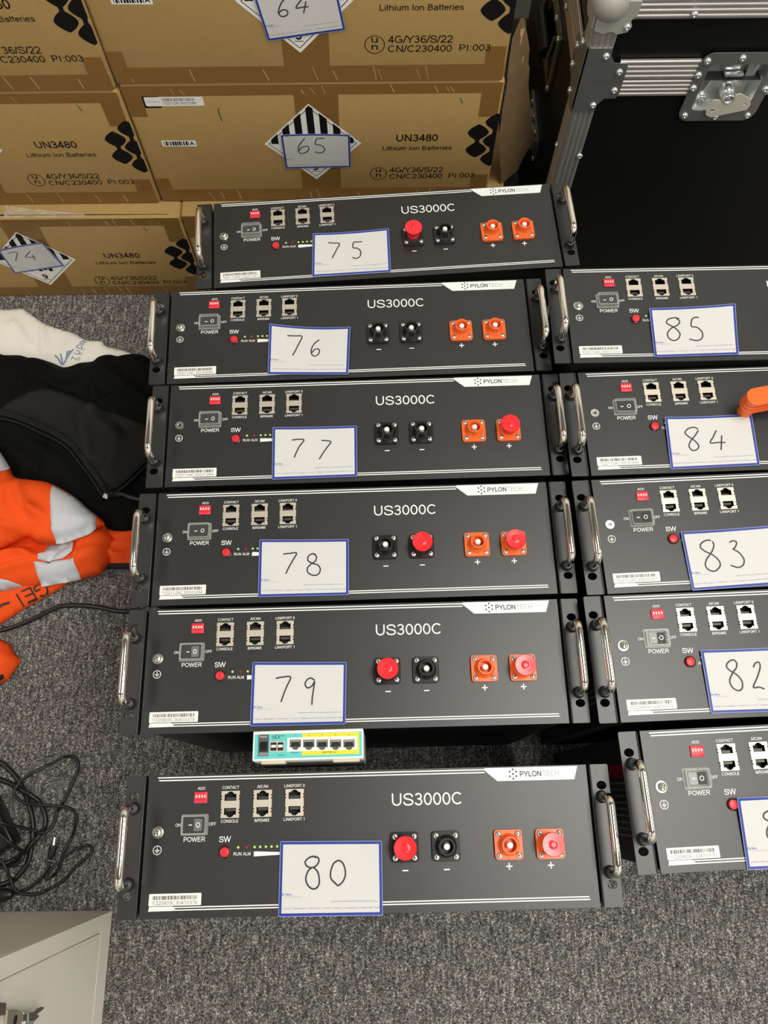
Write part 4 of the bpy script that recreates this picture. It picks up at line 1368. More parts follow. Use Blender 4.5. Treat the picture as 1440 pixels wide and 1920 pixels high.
# ================================================================ small router wedged between two batteries
rz_, tilt = .018, -.045
ro = empty('router', (-.0785, .0440, .342))
ro.rotation_euler = (tilt, 0, rz_)
tag(ro, 'small white router with teal and yellow five-port face, wedged between two batteries', 'router')
up = (0, 0, .089)


def rb(*ms):
    q = MB(*ms)
    q.map = lambda x, y, z: (x * .001, y * .001, z * .001)
    return q


def rf(x, y):
    return ((x - 75) / 1160 * 111.2 - 55.6, (289 - (x - 75) * 33 / 1160 - y) / 313 * 29)


put('router_case', rb('white_plastic').box(-55.6, 55.6, -14.5, 14.5, -89, 0, r=1.2).mesh('router_case'), ro, up)


def rrct(b_, x0, y0, x1, y1, z, m):
    a, c_ = rf((x0 + x1) / 2, y0), rf((x0 + x1) / 2, y1)
    b_.rect(rf(x0, 0)[0], rf(x1, 0)[0], c_[1], a[1], z, m)


s = rb('teal')
rrct(s, 95, 150, 1218, 408, .1, 'teal')
rrct(s, 592, 148, 1190, 376, .16, 'yellow')
rrct(s, 133, 167, 243, 393, .2, 'port_grey')
rrct(s, 148, 240, 232, 345, .26, 'void')
rrct(s, 140, 355, 240, 388, .26, 'lgrey_ink')
rrct(s, 437, 190, 1168, 335, .22, 'white_plastic')
s.text('Power', *rf(188, 188), 2.0, 7.5, .3, 'ink')
s.text('hEX', *rf(322, 190), 4.0, 8.2, .3, 'black_ink', bold=-.004)
s.text('PoE', *rf(388, 178), 1.5, 3.6, .3, 'black_ink')
s.text('PoE in', *rf(515, 355), 1.6, 7, .3, 'black_ink')
s.text('LAN PoE out', *rf(875, 350), 1.7, 15, .3, 'black_ink')
s.text('Internet', *rf(375, 380), 1.3, 7, .3, 'black_ink')
for k in range(5):
    s.text(str(k + 1), *rf(520 + k * 141, 168), 1.6, None, .3, 'black_ink')
put('face_print', s.mesh('face_print', smooth=0, fix=False), ro, up)
for k in range(5):
    x, y = rf(522 + k * 140.3, 272)
    q = [(-5.6, 4.9), (5.6, 4.9), (5.6, -2.6), (3.2, -2.6), (3.2, -4.2), (2.0, -4.2), (2.0, -5.0), (-2.0, -5.0), (-2.0, -4.2), (-3.2, -4.2), (-3.2, -2.6), (-5.6, -2.6)]
    s = rb('port_grey').flat([(x + a, y + b_) for a, b_ in q], .32)
    s.flat([(x - 4.6, y - 1.9), (x + 4.6, y - 1.9), (x + 3.6, y + 2.6), (x - 3.6, y + 2.6)], .36, 'void')
    for i in range(8):
        s.rect(x - 4.4 + i * 1.2, x - 4.0 + i * 1.2, y + 2.6, y + 4.6, .4, 'tin')
    put('network_port', s.mesh('network_port', smooth=0, fix=False), ro, up)
x0, y0 = rf(330, 292)
s = rb('tin').box(x0 - 7.4, x0 + 7.4, y0 - 5.2, y0 + 5.2, .1, .6)
s.rect(x0 - 6.4, x0 - .4, y0 - 4.0, y0 + 4.0, .66, 'void').rect(x0 + .6, x0 + 6.4, y0 - 4.0, y0 + 4.0, .66, 'void')
s.rect(x0 - 5.8, x0 - 1.0, y0 - .9, y0 + 1.6, .7, 'white_plastic').rect(x0 + 1.2, x0 + 5.8, y0 - .9, y0 + 1.6, .7, 'white_plastic')
put('cage_port', s.mesh('cage_port', smooth=0, fix=False), ro, up)
s = rb('plastic').lathe([(4.0, .1), (4.0, .7), (3.0, .8), (3.0, .3), (1.1, .3), (1.1, .9), (0, .9)], 20, c=(*rf(190, 285), 0))
put('power_jack', s.mesh('power_jack'), ro, up)
for u0, u1 in ((165, 415), (912, 1190)):
    a, b_ = rf(u0, 0)[0], rf(u1, 0)[0]
    put('rubber_foot', rb('foot').box(a, b_, -17.2, -14.4, -14, -1.5, r=.6).mesh('rubber_foot'), ro, up)
s = rb('lgrey_ink')
s.map = lambda x, y, z: (.0557, x * .001, y * .001)
for k in range(5):
    s.rect(-9 + k * 4, -7 + k * 4, -60, -20, 0)
put('side_vents', s.mesh('side_vents', smooth=0, fix=False), ro, up)

# ================================================================ orange plug lying on battery 84
ux, uy, uyaw, uh = UNITS[84]
pg = empty('cable_plug', (ux, uy, uh), uyaw)
tag(pg, 'orange angled cable plug lying on the panel of battery 84', 'plug')


def stadium(x0, x1, y, r_, sl, n_=12):
    q = [(x0 + r_ - r_ * math.sin(math.pi * i / n_), r_ * math.cos(math.pi * i / n_)) for i in range(n_ + 1)]
    q += [(x1, -r_), (x1, r_)]
    c_, s_ = math.cos(sl), math.sin(sl)
    return [(x0 + (a - x0) * c_ - b_ * s_, y + (a - x0) * s_ + b_ * c_) for a, b_ in q]


s = mm('orange')
sl_ = .16
s.prism(stadium(-49, 14, 4.0, 11.0, sl_), 20.0, 24.0)
s.prism(stadium(-48.2, 14, 4.1, 9.9, sl_), 24.0, 27.0)
s.prism(stadium(-49.2, 14, 4.0, 10.8, sl_), 27.0, 30.5)
s.prism(stadium(-48.2, 14, 4.1, 9.9, sl_), 30.5, 33.5)
s.prism(stadium(-49, 10, 4.0, 10.6, sl_), 33.5, 40.0)
s.lathe([(8.2, .6), (8.2, 20.5)], 24, c=(-36, 6, 0))
put('plug_body', s.mesh('plug_body', smooth=0, bevel=.0006), pg)
s = mm('orange').tube([(10, 13.5, 30), (30, 17, 30), (60, 16, 29), (95, 4, 24), (120, -20, 12), (128, -60, 6)], 6.0, 12)
put('plug_cable', s.mesh('plug_cable', smooth=60), pg)

# ================================================================ steel cabinet, keys
kx, ky = -.3940, -.1520
cab = empty('filing_cabinet', (kx - .23, ky - .24, 0), 0)
tag(cab, 'light grey steel drawer cabinet in the lower left corner', 'cabinet')


def kb(*ms):
    q = MB(*ms)
    q.map = lambda x, y, z: (x + .23, y + .24, z)
    return q


put('carcass', kb('cream').box(-.46, -.0022, -.48, 0, .001, .62, r=.0015).mesh('carcass', smooth=0), cab)
s = kb('cream')
s.map = lambda y, z, d: (d + .23, y + .24, z)
s.prism([(-.48, .001), (-.0004, .001), (-.0004, .62), (-.48, .62)], -.003, 0, holes=[[(-.455, .0410), (-.0216, .0410), (-.0216, .585), (-.455, .585)]])
put('front_frame', s.mesh('front_frame', smooth=0, bevel=.0004), cab)
s = kb('cream')
s.map = lambda y, z, d: (d + .23, y + .24, z)
s.prism([(-.4542, .0430), (-.0226, .0430), (-.0226, .584), (-.4542, .584)], -.003, .0004)
dr = put('drawer_front', s.mesh('drawer_front', smooth=0, bevel=.0006), cab)
s = kb('key')
hp_ = [(-0.1871, 0.4022), (-0.1872, 0.3695), (-0.1911, 0.3532), (-0.2020, 0.3519), (-0.1951, 0.3995)]
s.map = lambda y, z, d: (d + .23, y - ky + .24, z)
s.prism(hp_, .0, .014)
put('drawer_handle', s.mesh('drawer_handle', bevel=.001), dr)
kr = empty('key_bunch', (kx + .008, -.2215, .245))
tag(kr, 'key and engraved metal tag on a ring at the cabinet front', 'keys')
fmk = lambda y, z, d: (d, y + .2215, z - .245)
s = MB('tag')
s.map = fmk
tg = [(-0.2014, 0.3361), (-0.2039, 0.3211), (-0.2071, 0.3097), (-0.2103, 0.3016), (-0.2231, 0.2969), (-0.2141, 0.3349)]
s.prism(tg, -.001, .001)
ce = [(-0.2146, 0.3155)][0]
s.prism(circle(ce[0], ce[1], .0045, None, 14), .001, .0013, 'void')
put('tag', s.mesh('tag', smooth=0), kr)
s = MB('key')
s.map = fmk
kp = [(-0.2145, 0.2987), (-0.2153, 0.2886), (-0.2171, 0.2747), (-0.2187, 0.2638), (-0.2169, 0.2586), (-0.2179, 0.2464), (-0.2199, 0.2410), (-0.2211, 0.2418), (-0.2222, 0.2603), (-0.2247, 0.2530), (-0.2263, 0.2543), (-0.2277, 0.2654), (-0.2255, 0.2775), (-0.2206, 0.2966)]
s.prism(kp, -.0008, .0014)
put('key', s.mesh('key', bevel=.0003), kr)
rp = [(-0.2116, 0.3030), (-0.2114, 0.2985), (-0.2145, 0.2942), (-0.2210, 0.2894)]
s = MB('bright')
s.map = fmk
s.tube([(y, z, .0035 + .002 * math.sin(i)) for i, (y, z) in enumerate(rp)], .0011, 8)
put('ring', s.mesh('ring', smooth=60), kr)
lp = [(-0.2240, 0.2929), (-0.2204, 0.2942), (-0.2253, 0.2686), (-0.2295, 0.2699)]
s = MB('bright')
s.map = fmk
s.prism(lp, -.007, .003)
put('lock_barrel', s.mesh('lock_barrel', bevel=.001), dr, (-(kx - .23) + kx + .008 + 0, -(ky - .24) - .2215, .245))

# ================================================================ power adapter and cables
ad = empty('power_adapter', (-.534, -.0587, 0), math.atan2(.0686, -.046))
tag(ad, 'black power adapter brick with a thin lead and barrel plug at the left edge', 'adapter')
put('brick', MB('plastic').box(.0, .087, .0, .062, .0005, .034, r=.004, seg=3).mesh('brick'), ad)
inv = Matrix.Rotation(-math.atan2(.0686, -.046), 4, 'Z') @ Matrix.Translation((.534, .0587, 0))


def lead(path, zs, k=6):
    p = [(x, y, zs[i] if isinstance(zs, (list, tuple)) else zs) for i, (x, y) in enumerate(path)]
    return [tuple(q) for q in smooth_path(p, k)]


zl = .0028
dc = [(-0.5709, -0.0245), (-0.5500, -0.0322), (-0.5305, -0.0387), (-0.5151, -0.0440), (-0.5035, -0.0475), (-0.4953, -0.0453), (-0.4890, -0.0362), (-0.4851, -0.0190), (-0.4808, -0.0040), (-0.4733, 0.0159), (-0.4668, 0.0348), (-0.4657, 0.0467), (-0.4693, 0.0553), (-0.4774, 0.0595), (-0.4884, 0.0566), (-0.5061, 0.0472), (-0.5259, 0.0354), (-0.5386, 0.0272), (-0.5440, 0.0213), (-0.5489, 0.0119), (-0.5479, 0.0049), (-0.5406, -0.0022), (-0.5276, -0.0070), (-0.5111, -0.0089), (-0.4886, -0.0108), (-0.4723, -0.0122), (-0.4606, -0.0170), (-0.4541, -0.0251), (-0.4558, -0.0365), (-0.4625, -0.0525), (-0.4703, -0.0682), (-0.4747, -0.0816), (-0.4759, -0.0916), (-0.4794, -0.1015), (-0.4835, -0.1070), (-0.4887, -0.1091), (-0.4888, -0.1036), (-0.4827, -0.0949), (-0.4720, -0.0838), (-0.4588, -0.0728), (-0.4473, -0.0673), (-0.4377, -0.0657), (-0.4316, -0.0708), (-0.4339, -0.0775), (-0.4427, -0.0852), (-0.4537, -0.0951), (-0.4662, -0.1104), (-0.4806, -0.1201), (-0.4942, -0.1265), (-0.5094, -0.1291), (-0.5240, -0.1273), (-0.5347, -0.1196), (-0.5404, -0.1097), (-0.5452, -0.0976), (-0.5523, -0.0852)]
zz_ = [.0490, .0480, .030, .016, .0125] + [.0035] * (len(dc) - 5)
for i_, (x_, y_) in enumerate(dc):
    if i_ > 4:
        if x_ < -.47 - .012:
            zz_[i_] = .0125
zz_[22:29] = [.0125, .0180, .0190, .0190, .0190, .0175, .0135]
for i_, (x_, y_) in enumerate(dc):
    if i_ > 8 and x_ < -.522 and y_ > -.012:
        zz_[i_] = .0205
zz_[4:6] = [.0185, .0165]
zz_[-3:] = [.0125, .0175, .0200]
zz_[38] = .0075
zz_[39] = .0065
s = MB('cable')
s.tube([tuple(inv @ Vector(q)) for q in lead(dc, zz_)], .0023, 8)
put('output_lead', s.mesh('output_lead', smooth=60), ad)
s = MB('cable')
pl = [(-0.4908, -0.0868), (-0.4936, -0.0979), (-0.5005, -0.1088), (-0.5124, -0.1185), (-0.5235, -0.1250), (-0.5327, -0.1274), (-0.5381, -0.1288)]
s.tube([tuple(inv @ Vector(q)) for q in lead(pl, .004)], .0023, 8)
pb = [(-0.4902, -0.0842), (-0.4887, -0.0750), (-0.4872, -0.0650)]
s.tube([tuple(inv @ Vector((x, y, .006))) for x, y in pb], [.0032, .0052, .0056], 14)
pt = [(-0.4872, -0.0650), (-0.4868, -0.0541)]
s.tube([tuple(inv @ Vector((x, y, .006))) for x, y in pt], .0027, 12, 'bright')
put('barrel_plug', s.mesh('barrel_plug', smooth=60), ad)['label'] = 'barrel plug with a bright metal tip'

s = MB('plastic')
s.map = lambda x, y, z: tuple(inv @ Vector((x, y, z)))
cc = [(-0.5700, -0.1313), (-0.5504, -0.1301), (-0.5437, -0.1291), (-0.5407, -0.1288), (-0.5385, -0.1285), (-0.5355, -0.1282)]
s.tube([(x, y, .0105) for x, y in cc], [.0095, .0095, .0088, .0070, .0068, .0045], 14)
put('inline_connector', s.mesh('inline_connector', smooth=40), ad)

mc = empty('mains_cable', (-.52, -.02, 0))
tag(mc, 'thick coiled black mains cable around the adapter brick', 'cable')
c1 = [(-0.5959, 0.0529), (-0.5844, 0.0515), (-0.5762, 0.0472), (-0.5634, 0.0370), (-0.5530, 0.0261), (-0.5461, 0.0172), (-0.5388, 0.0048), (-0.5318, -0.0093), (-0.5253, -0.0244), (-0.5216, -0.0381), (-0.5201, -0.0530), (-0.5204, -0.0733), (-0.5230, -0.0889), (-0.5308, -0.1020), (-0.5415, -0.1114), (-0.5586, -0.1172), (-0.5708, -0.1181)]
c2 = [(-0.5923, 0.0299), (-0.5807, 0.0270), (-0.5648, 0.0215), (-0.5475, 0.0143), (-0.5314, 0.0059), (-0.5189, -0.0036), (-0.5099, -0.0153), (-0.5052, -0.0269), (-0.5042, -0.0395), (-0.5086, -0.0520), (-0.5180, -0.0643), (-0.5264, -0.0732), (-0.5397, -0.0820), (-0.5623, -0.0929), (-0.5740, -0.0977)]
c3 = [(-0.5787, -0.0167), (-0.5722, -0.0286), (-0.5578, -0.0424), (-0.5412, -0.0551), (-0.5300, -0.0653), (-0.5250, -0.0743), (-0.5263, -0.0832), (-0.5362, -0.0898), (-0.5504, -0.0919), (-0.5700, -0.0935)]
s = MB('cable')
s.map = lambda x, y, z: (x + .52, y + .02, z)
z1_ = [.0042] * len(c1); z1_[5] = .0042
z2_ = [.0042] * len(c2); z2_[3] = .011; z2_[4] = .010; z2_[9] = .0115; z2_[10] = .0125; z2_[11] = .011
s.tube(lead(c1, z1_), .0038, 10)
put('outer_loop', s.mesh('cable_loop', smooth=60), mc)
s = MB('cable')
s.map = lambda x, y, z: (x + .52, y + .02, z)
s.tube(lead(c2, z2_), .0038, 10)
put('cable_loop', s.mesh('cable_loop', smooth=60), mc)
s = MB('cable')
s.map = lambda x, y, z: (x + .52, y + .02, z)
s.tube(lead(c3, [.042, .042, .042, .043, .034, .019, .018, .016, .011, .009]), .0026, 10)
put('cable_loop', s.mesh('cable_loop', smooth=60), mc)
pc = empty('floor_cable', (-.48, .29, 0))
tag(pc, 'single black power cord running from the left edge under the batteries', 'cable')
cp = [(-0.6317, 0.2499), (-0.6151, 0.2530), (-0.5992, 0.2569), (-0.5756, 0.2659), (-0.5522, 0.2775), (-0.5366, 0.2858), (-0.5206, 0.2916), (-0.4957, 0.2925), (-0.4619, 0.2892), (-0.4327, 0.2830), (-0.4110, 0.2820), (-0.3950, 0.2855)]
s = MB('cable')
s.map = lambda x, y, z: (x + .48, y - .29, z)
s.tube(lead(cp, .0042), .0037, 10)
put('cord', s.mesh('cord', smooth=60), pc)


# ================================================================ garments on the floor
def seg_dist(P, poly, closed=False):
    Q = np.array(poly, float)
    A = Q if closed else Q[:-1]
    B_ = np.roll(Q, -1, 0) if closed else Q[1:]
    d = np.full(len(P), 1e9)
    for a, b_ in zip(A, B_):
        ab = b_ - a
        t = np.clip(((P - a) @ ab) / (ab @ ab + 1e-12), 0, 1)
        d = np.minimum(d, np.linalg.norm(P - (a + t[:, None] * ab), axis=1))
    return d


def inside(P, poly):
    Q = np.array(poly, float)
    r_ = np.zeros(len(P), bool)
    j = len(Q) - 1
    for i in range(len(Q)):
        c_ = ((Q[i, 1] > P[:, 1]) != (Q[j, 1] > P[:, 1])) & (P[:, 0] < (Q[j, 0] - Q[i, 0]) * (P[:, 1] - Q[i, 1]) / (Q[j, 1] - Q[i, 1] + 1e-12) + Q[i, 0])
        r_ ^= c_
        j = i
    return r_


WAVES = [(random.uniform(0, 6.28), random.uniform(18, 60), random.uniform(0, 6.28)) for _ in range(7)]


def waves(P, amp):
    h = np.zeros(len(P))
    for a, f_, ph in WAVES:
        h += np.sin((P[:, 0] * math.cos(a) + P[:, 1] * math.sin(a)) * f_ + ph + 1.5 * np.sin(P[:, 1] * 17 + a)) / len(WAVES)
    return h * amp


def surface(outline, lo, hi, roll, ridges=(), amp=.004, tilt=(0, 0)):
    """height of a rumpled cloth: rises from lo at its outline to hi inside, with folds (polyline, height, width)"""
    out = smooth_path([(x, y) for x, y in outline], 3, closed=True)

    def h(P):
        d = seg_dist(P, out, True)
        z = lo + (hi - lo) * (1 - np.exp(-d / roll))
        w = 1 - np.exp(-d / (roll * 1.5))
        z = z + waves(P, amp) * w
        for line_, a, wd in ridges:
            dd = seg_dist(P, smooth_path(line_, 4))
            z = z + a * np.exp(-(dd / wd) ** 2) * np.clip(w * 1.6, 0, 1)
        return np.maximum(z, .0015)
    return h


def cloth(name, outline, hf, material, parent, base, step=.006, dz=0.0, thick=.0025, smooth_out=True):
    out = [tuple(q) for q in (smooth_path(outline, 4, closed=True) if smooth_out else outline)]
    o2 = []
    for i in range(len(out)):
        a, b_ = np.array(out[i]), np.array(out[(i + 1) % len(out)])
        k = max(1, int(np.linalg.norm(b_ - a) / step))
        o2 += [tuple(a + (b_ - a) * t / k) for t in range(k)]
    Q = np.array(o2)
    lo, hi = Q.min(0), Q.max(0)
    g = []
    j = 0
    y = lo[1]
    while y < hi[1]:
        x = lo[0] + (step / 2 if j % 2 else 0)
        while x < hi[0]:
            g.append((x, y))
            x += step
        y += step * .87
        j += 1
    G = np.array(g)
    G = G[inside(G, o2)]
    if len(G):
        G = G[seg_dist(G, o2, True) > step * .55]
    pts2 = [Vector(q) for q in o2] + [Vector(q) for q in G]
    n_ = len(o2)
    r_ = delaunay_2d_cdt(pts2, [(i, (i + 1) % n_) for i in range(n_)], [list(range(n_))], 1, 1e-6)
    V = np.array([q[:] for q in r_[0]])
    z = hf(V) + dz
    b_ = MB(material)
    b_.v = [(V[i, 0] - base[0], V[i, 1] - base[1], z[i] - base[2]) for i in range(len(V))]
    for f in r_[2]:
        f = tuple(f)
        a0, a1, a2 = V[f[0]], V[f[1]], V[f[2]]
        if (a1[0] - a0[0]) * (a2[1] - a0[1]) - (a1[1] - a0[1]) * (a2[0] - a0[0]) < 0:
            f = f[::-1]
        b_.f.append(f)
        b_.mi.append(0)
    me = b_.mesh(name, smooth=80, fix=False)
    o = put(name, me, parent)
    if thick:
        md = o.modifiers.new('thickness', 'SOLIDIFY')
        md.thickness = thick
        md.offset = -1
    return o


# white T-shirt
ts_out = [(-0.7682, 0.8556), (-0.6994, 0.8532), (-0.6695, 0.8556), (-0.6578, 0.8491), (-0.6253, 0.8255), (-0.5923, 0.8104), (-0.5631, 0.8011), (-0.5411, 0.7864), (-0.5119, 0.7838), (-0.5031, 0.7738), (-0.4744, 0.7652), (-0.4554, 0.7567), (-0.4506, 0.7370), (-0.4671, 0.7307), (-0.4959, 0.7332), (-0.5229, 0.7206), (-0.5550, 0.7124), (-0.5919, 0.7193), (-0.6234, 0.7283), (-0.6624, 0.7352), (-0.7481, 0.7362)]
ts = empty('white_shirt', (-.62, .72, 0))
tag(ts, 'cream white T-shirt with blue print crumpled under the black fleece', 'shirt')
ts_h = surface(ts_out, .003, .012, .02, [([(-0.6253, 0.8255), (-0.6174, 0.7962), (-0.6120, 0.7630)], .007, .006), ([(-0.6748, 0.8193), (-0.6557, 0.7944), (-0.6386, 0.7688)], .005, .008), ([(-0.5624, 0.7955), (-0.5674, 0.7734), (-0.5701, 0.7570)], .004, .008), ([(-0.5203, 0.7817), (-0.5091, 0.7672), (-0.4891, 0.7593)], .004, .006)], .003)
cloth('shirt_body', ts_out, ts_h, 'white_cloth', ts, (-.62, .72, 0))
tp = MB('shirt_ink')


def on_h(hf, base, off):
    return lambda x, y, z: (x - base[0], y - base[1], float(hf(np.array([[x, y]]))[0]) + off + z)


tp.map = on_h(ts_h, (-.62, .72, 0), .0012)
for ch, q, rot in zip('TUDR', [(-0.5532, 0.7437), (-0.5499, 0.7562), (-0.5477, 0.7693), (-0.5430, 0.7787)], (1.15, 1.15, 1.15, 1.0)):
    tp.text(ch, q[0], q[1], .0105, None, 0, 'shirt_ink', rot=rot)
for ch, q, rot in zip('GEC', [(-0.5460, 0.7431), (-0.5435, 0.7539), (-0.5408, 0.7638)], (1.15, 1.15, 1.1)):
    tp.text(ch, q[0], q[1], .0065, None, 0, 'shirt_ink', rot=rot)
for ln in ([(-0.5736, 0.7320), (-0.5759, 0.7429), (-0.5791, 0.7527)], [(-0.5755, 0.7320), (-0.5817, 0.7429), (-0.5893, 0.7507)], [(-0.5726, 0.7320), (-0.5674, 0.7428), (-0.5574, 0.7623)], [(-0.5703, 0.7363), (-0.5669, 0.7471), (-0.5663, 0.7569)], [(-0.5674, 0.7428), (-0.5637, 0.7514), (-0.5627, 0.7591)]):
    tp.stroke(ln, .0024, 0, 'shirt_ink', k=3)
put('shirt_print', tp.mesh('shirt_print', smooth=0, fix=False), ts)

# black fleece jacket
fl_out = [(-0.7429, 0.7500), (-0.6763, 0.7470), (-0.6508, 0.7467), (-0.6380, 0.7433), (-0.6261, 0.7389), (-0.6207, 0.7409), (-0.6080, 0.7376), (-0.5872, 0.7298), (-0.5669, 0.7210), (-0.5518, 0.7244), (-0.5384, 0.7298), (-0.5170, 0.7322), (-0.5068, 0.7417), (-0.4894, 0.7459), (-0.4730, 0.7424), (-0.4656, 0.7445), (-0.4498, 0.7465), (-0.4308, 0.7452), (-0.4159, 0.7364), (-0.4008, 0.7254), (-0.3455, 0.6762), (-0.3276, 0.4961), (-0.3485, 0.4260), (-0.3983, 0.4173), (-0.4160, 0.4125), (-0.4261, 0.4094), (-0.4429, 0.4119), (-0.4567, 0.4189), (-0.4725, 0.4283), (-0.4893, 0.4377), (-0.5086, 0.4528), (-0.5325, 0.4681), (-0.5578, 0.4797), (-0.5876, 0.4848), (-0.6121, 0.4888), (-0.6307, 0.5062), (-0.6540, 0.5306), (-0.7123, 0.5686)]
fj = empty('black_fleece', (-.55, .52, 0))
tag(fj, 'black hooded fleece jacket spread on the carpet between the white shirt and the orange jacket', 'jacket')
hood1 = [(-0.6526, 0.6075), (-0.6206, 0.6041), (-0.5901, 0.5928), (-0.5536, 0.5746), (-0.5243, 0.5547), (-0.5016, 0.5283), (-0.4779, 0.4993), (-0.4551, 0.4671)]
hood2 = [(-0.4551, 0.4671), (-0.4347, 0.4800), (-0.4124, 0.5024), (-0.3844, 0.5337)]
fl_r = [([(-0.6020, 0.7254), (-0.5775, 0.7019), (-0.5503, 0.6838), (-0.5261, 0.6887), (-0.4989, 0.7009), (-0.4689, 0.6880), (-0.4416, 0.6639), (-0.4170, 0.6452), (-0.4005, 0.6338)], .018, .012),
        ([(-0.6184, 0.7298), (-0.6218, 0.7076), (-0.6256, 0.6764)], .012, .006), ([(-0.4944, 0.6852), (-0.4994, 0.6646), (-0.4934, 0.6440), (-0.4953, 0.6288)], .010, .007), ([(-0.4439, 0.6588), (-0.4669, 0.6437), (-0.4896, 0.6267)], .012, .006),
        ([(-0.6498, 0.6185), (-0.6262, 0.6425), (-0.5873, 0.6584), (-0.5451, 0.6497), (-0.5019, 0.6309)], .014, .022),
        (hood1, .010, .007), (hood2, .010, .008), ([(-0.5129, 0.6089), (-0.5016, 0.5740), (-0.4914, 0.5397)], .010, .012), ([(-0.4632, 0.6083), (-0.4490, 0.5587), (-0.4572, 0.5105)], .008, .012),
        ([(-0.5695, 0.5601), (-0.5745, 0.5310), (-0.5723, 0.5023)], .010, .006), ([(-0.6321, 0.5608), (-0.6018, 0.5361), (-0.5807, 0.5119)], .008, .010),
        ([(-0.5883, 0.5799), (-0.5517, 0.5599), (-0.5242, 0.5401), (-0.4902, 0.4919), (-0.4652, 0.4635)], -.010, .010), ([(-0.5661, 0.6705), (-0.5275, 0.6546), (-0.4880, 0.6287), (-0.4386, 0.5881)], -.012, .010)]
fl_h = surface(fl_out, .019, .042, .014, fl_r, .006)
cloth('fleece_body', fl_out, fl_h, 'fleece', fj, (-.55, .52, 0), thick=.004)
hd_out = [(-0.6741, 0.6007), (-0.6526, 0.6075), (-0.6206, 0.6041), (-0.5901, 0.5928), (-0.5536, 0.5746), (-0.5243, 0.5547), (-0.5016, 0.5283), (-0.4779, 0.4993), (-0.4551, 0.4671), (-0.4347, 0.4800), (-0.4124, 0.5024), (-0.3844, 0.5337), (-0.3740, 0.5676), (-0.3986, 0.5926), (-0.4408, 0.6100), (-0.4880, 0.6287), (-0.5172, 0.6453), (-0.5646, 0.6592), (-0.6002, 0.6524), (-0.6256, 0.6384), (-0.6456, 0.6205), (-0.6749, 0.6057)]
cloth('hood', hd_out, fl_h, 'hood', fj, (-.55, .52, 0), dz=.003, thick=.002, smooth_out=False)['label'] = 'charcoal hood lying open'
s = MB('fleece_trim')
for hd in (hood1, hood2):
    p = smooth_path(hd, 6)
    for off in (-.0055, .0055):
        pth = []
        for i in range(len(p)):
            t = p[min(i + 1, len(p) - 1)] - p[max(i - 1, 0)]
            t = t / np.linalg.norm(t)
            q = p[i] + off * np.array([-t[1], t[0]])
            pth.append((q[0] + .55, q[1] - .52, float(fl_h(np.array([q]))[0]) + .004))
        s.tube(pth, .0022, 8)
put('hood_trim', s.mesh('hood_trim', smooth=60), fj)
s = MB('rubber')
tk = [(-0.4412, 0.4670), (-0.4283, 0.4687), (-0.4174, 0.4639), (-0.3978, 0.4591)]
s.tube([(x + .55, y - .52, float(fl_h(np.array([[x, y]]))[0]) + .006) for x, y in tk], [.006, .004, .005, .004], 10)
tk = [(-0.4546, 0.4625), (-0.4502, 0.4615)]
s.tube([(x + .55, y - .52, float(fl_h(np.array([[x, y]]))[0]) + .006) for x, y in tk], .0042, 10, 'white_plastic')
tk = [(-0.4496, 0.4643), (-0.4394, 0.4670)]
s.tube([(x + .55, y - .52, float(fl_h(np.array([[x, y]]))[0]) + .007) for x, y in tk], .0058, 12, 'rubber')
put('cord_lock', s.mesh('cord_lock', smooth=60), fj)['label'] = 'cord lock with a pale tip'

# orange high-visibility jacket
oj = empty('orange_jacket', (-.55, .33, 0))
OB = (-.55, .33, 0)
tag(oj, 'orange high-visibility jacket with silver reflective bands lying over the black fleece', 'jacket')
lo_out = [(-0.6864, 0.3459), (-0.6004, 0.3512), (-0.5416, 0.3669), (-0.5001, 0.3846), (-0.4774, 0.4167), (-0.4564, 0.4267), (-0.4065, 0.4336), (-0.3324, 0.4272), (-0.3267, 0.3510), (-0.4146, 0.3523), (-0.4617, 0.3537), (-0.4953, 0.3438), (-0.5149, 0.3342), (-0.5215, 0.3248), (-0.5407, 0.3132), (-0.5684, 0.2960), (-0.5911, 0.2814), (-0.6132, 0.2646), (-0.6673, 0.2326)]
lo_h = surface(lo_out, .003, .020, .012, [([(-0.4727, 0.4232), (-0.4428, 0.4063), (-0.4018, 0.4077)], .012, .008), ([(-0.4628, 0.3891), (-0.4329, 0.3951), (-0.4007, 0.3966)], .008, .006), ([(-0.4707, 0.3819), (-0.4485, 0.3771), (-0.4332, 0.3724), (-0.4112, 0.3785)], .012, .006), ([(-0.4742, 0.3819), (-0.4551, 0.3981), (-0.4012, 0.4012)], -.008, .006)], .003)
cloth('lower_panel', lo_out, lo_h, 'hivis', oj, OB, smooth_out=False)
cloth('hem', [(-0.4659, 0.3602), (-0.4153, 0.3596), (-0.3272, 0.3582), (-0.3266, 0.3501), (-0.4145, 0.3515), (-0.4650, 0.3525)], lambda P: lo_h(P), 'navy', oj, OB, dz=.0016, smooth_out=False)['label'] = 'navy hem'
md_out = [(-0.6894, 0.4176), (-0.6289, 0.4216), (-0.5415, 0.4206), (-0.4700, 0.4291), (-0.4541, 0.4197), (-0.4417, 0.4012), (-0.4436, 0.3785), (-0.4479, 0.3624), (-0.4523, 0.3553), (-0.4604, 0.3435), (-0.4719, 0.3387), (-0.4925, 0.3327), (-0.5233, 0.3269), (-0.5542, 0.3220), (-0.5722, 0.3204), (-0.5803, 0.3205), (-0.5948, 0.3150), (-0.6121, 0.3113), (-0.6704, 0.3049)]
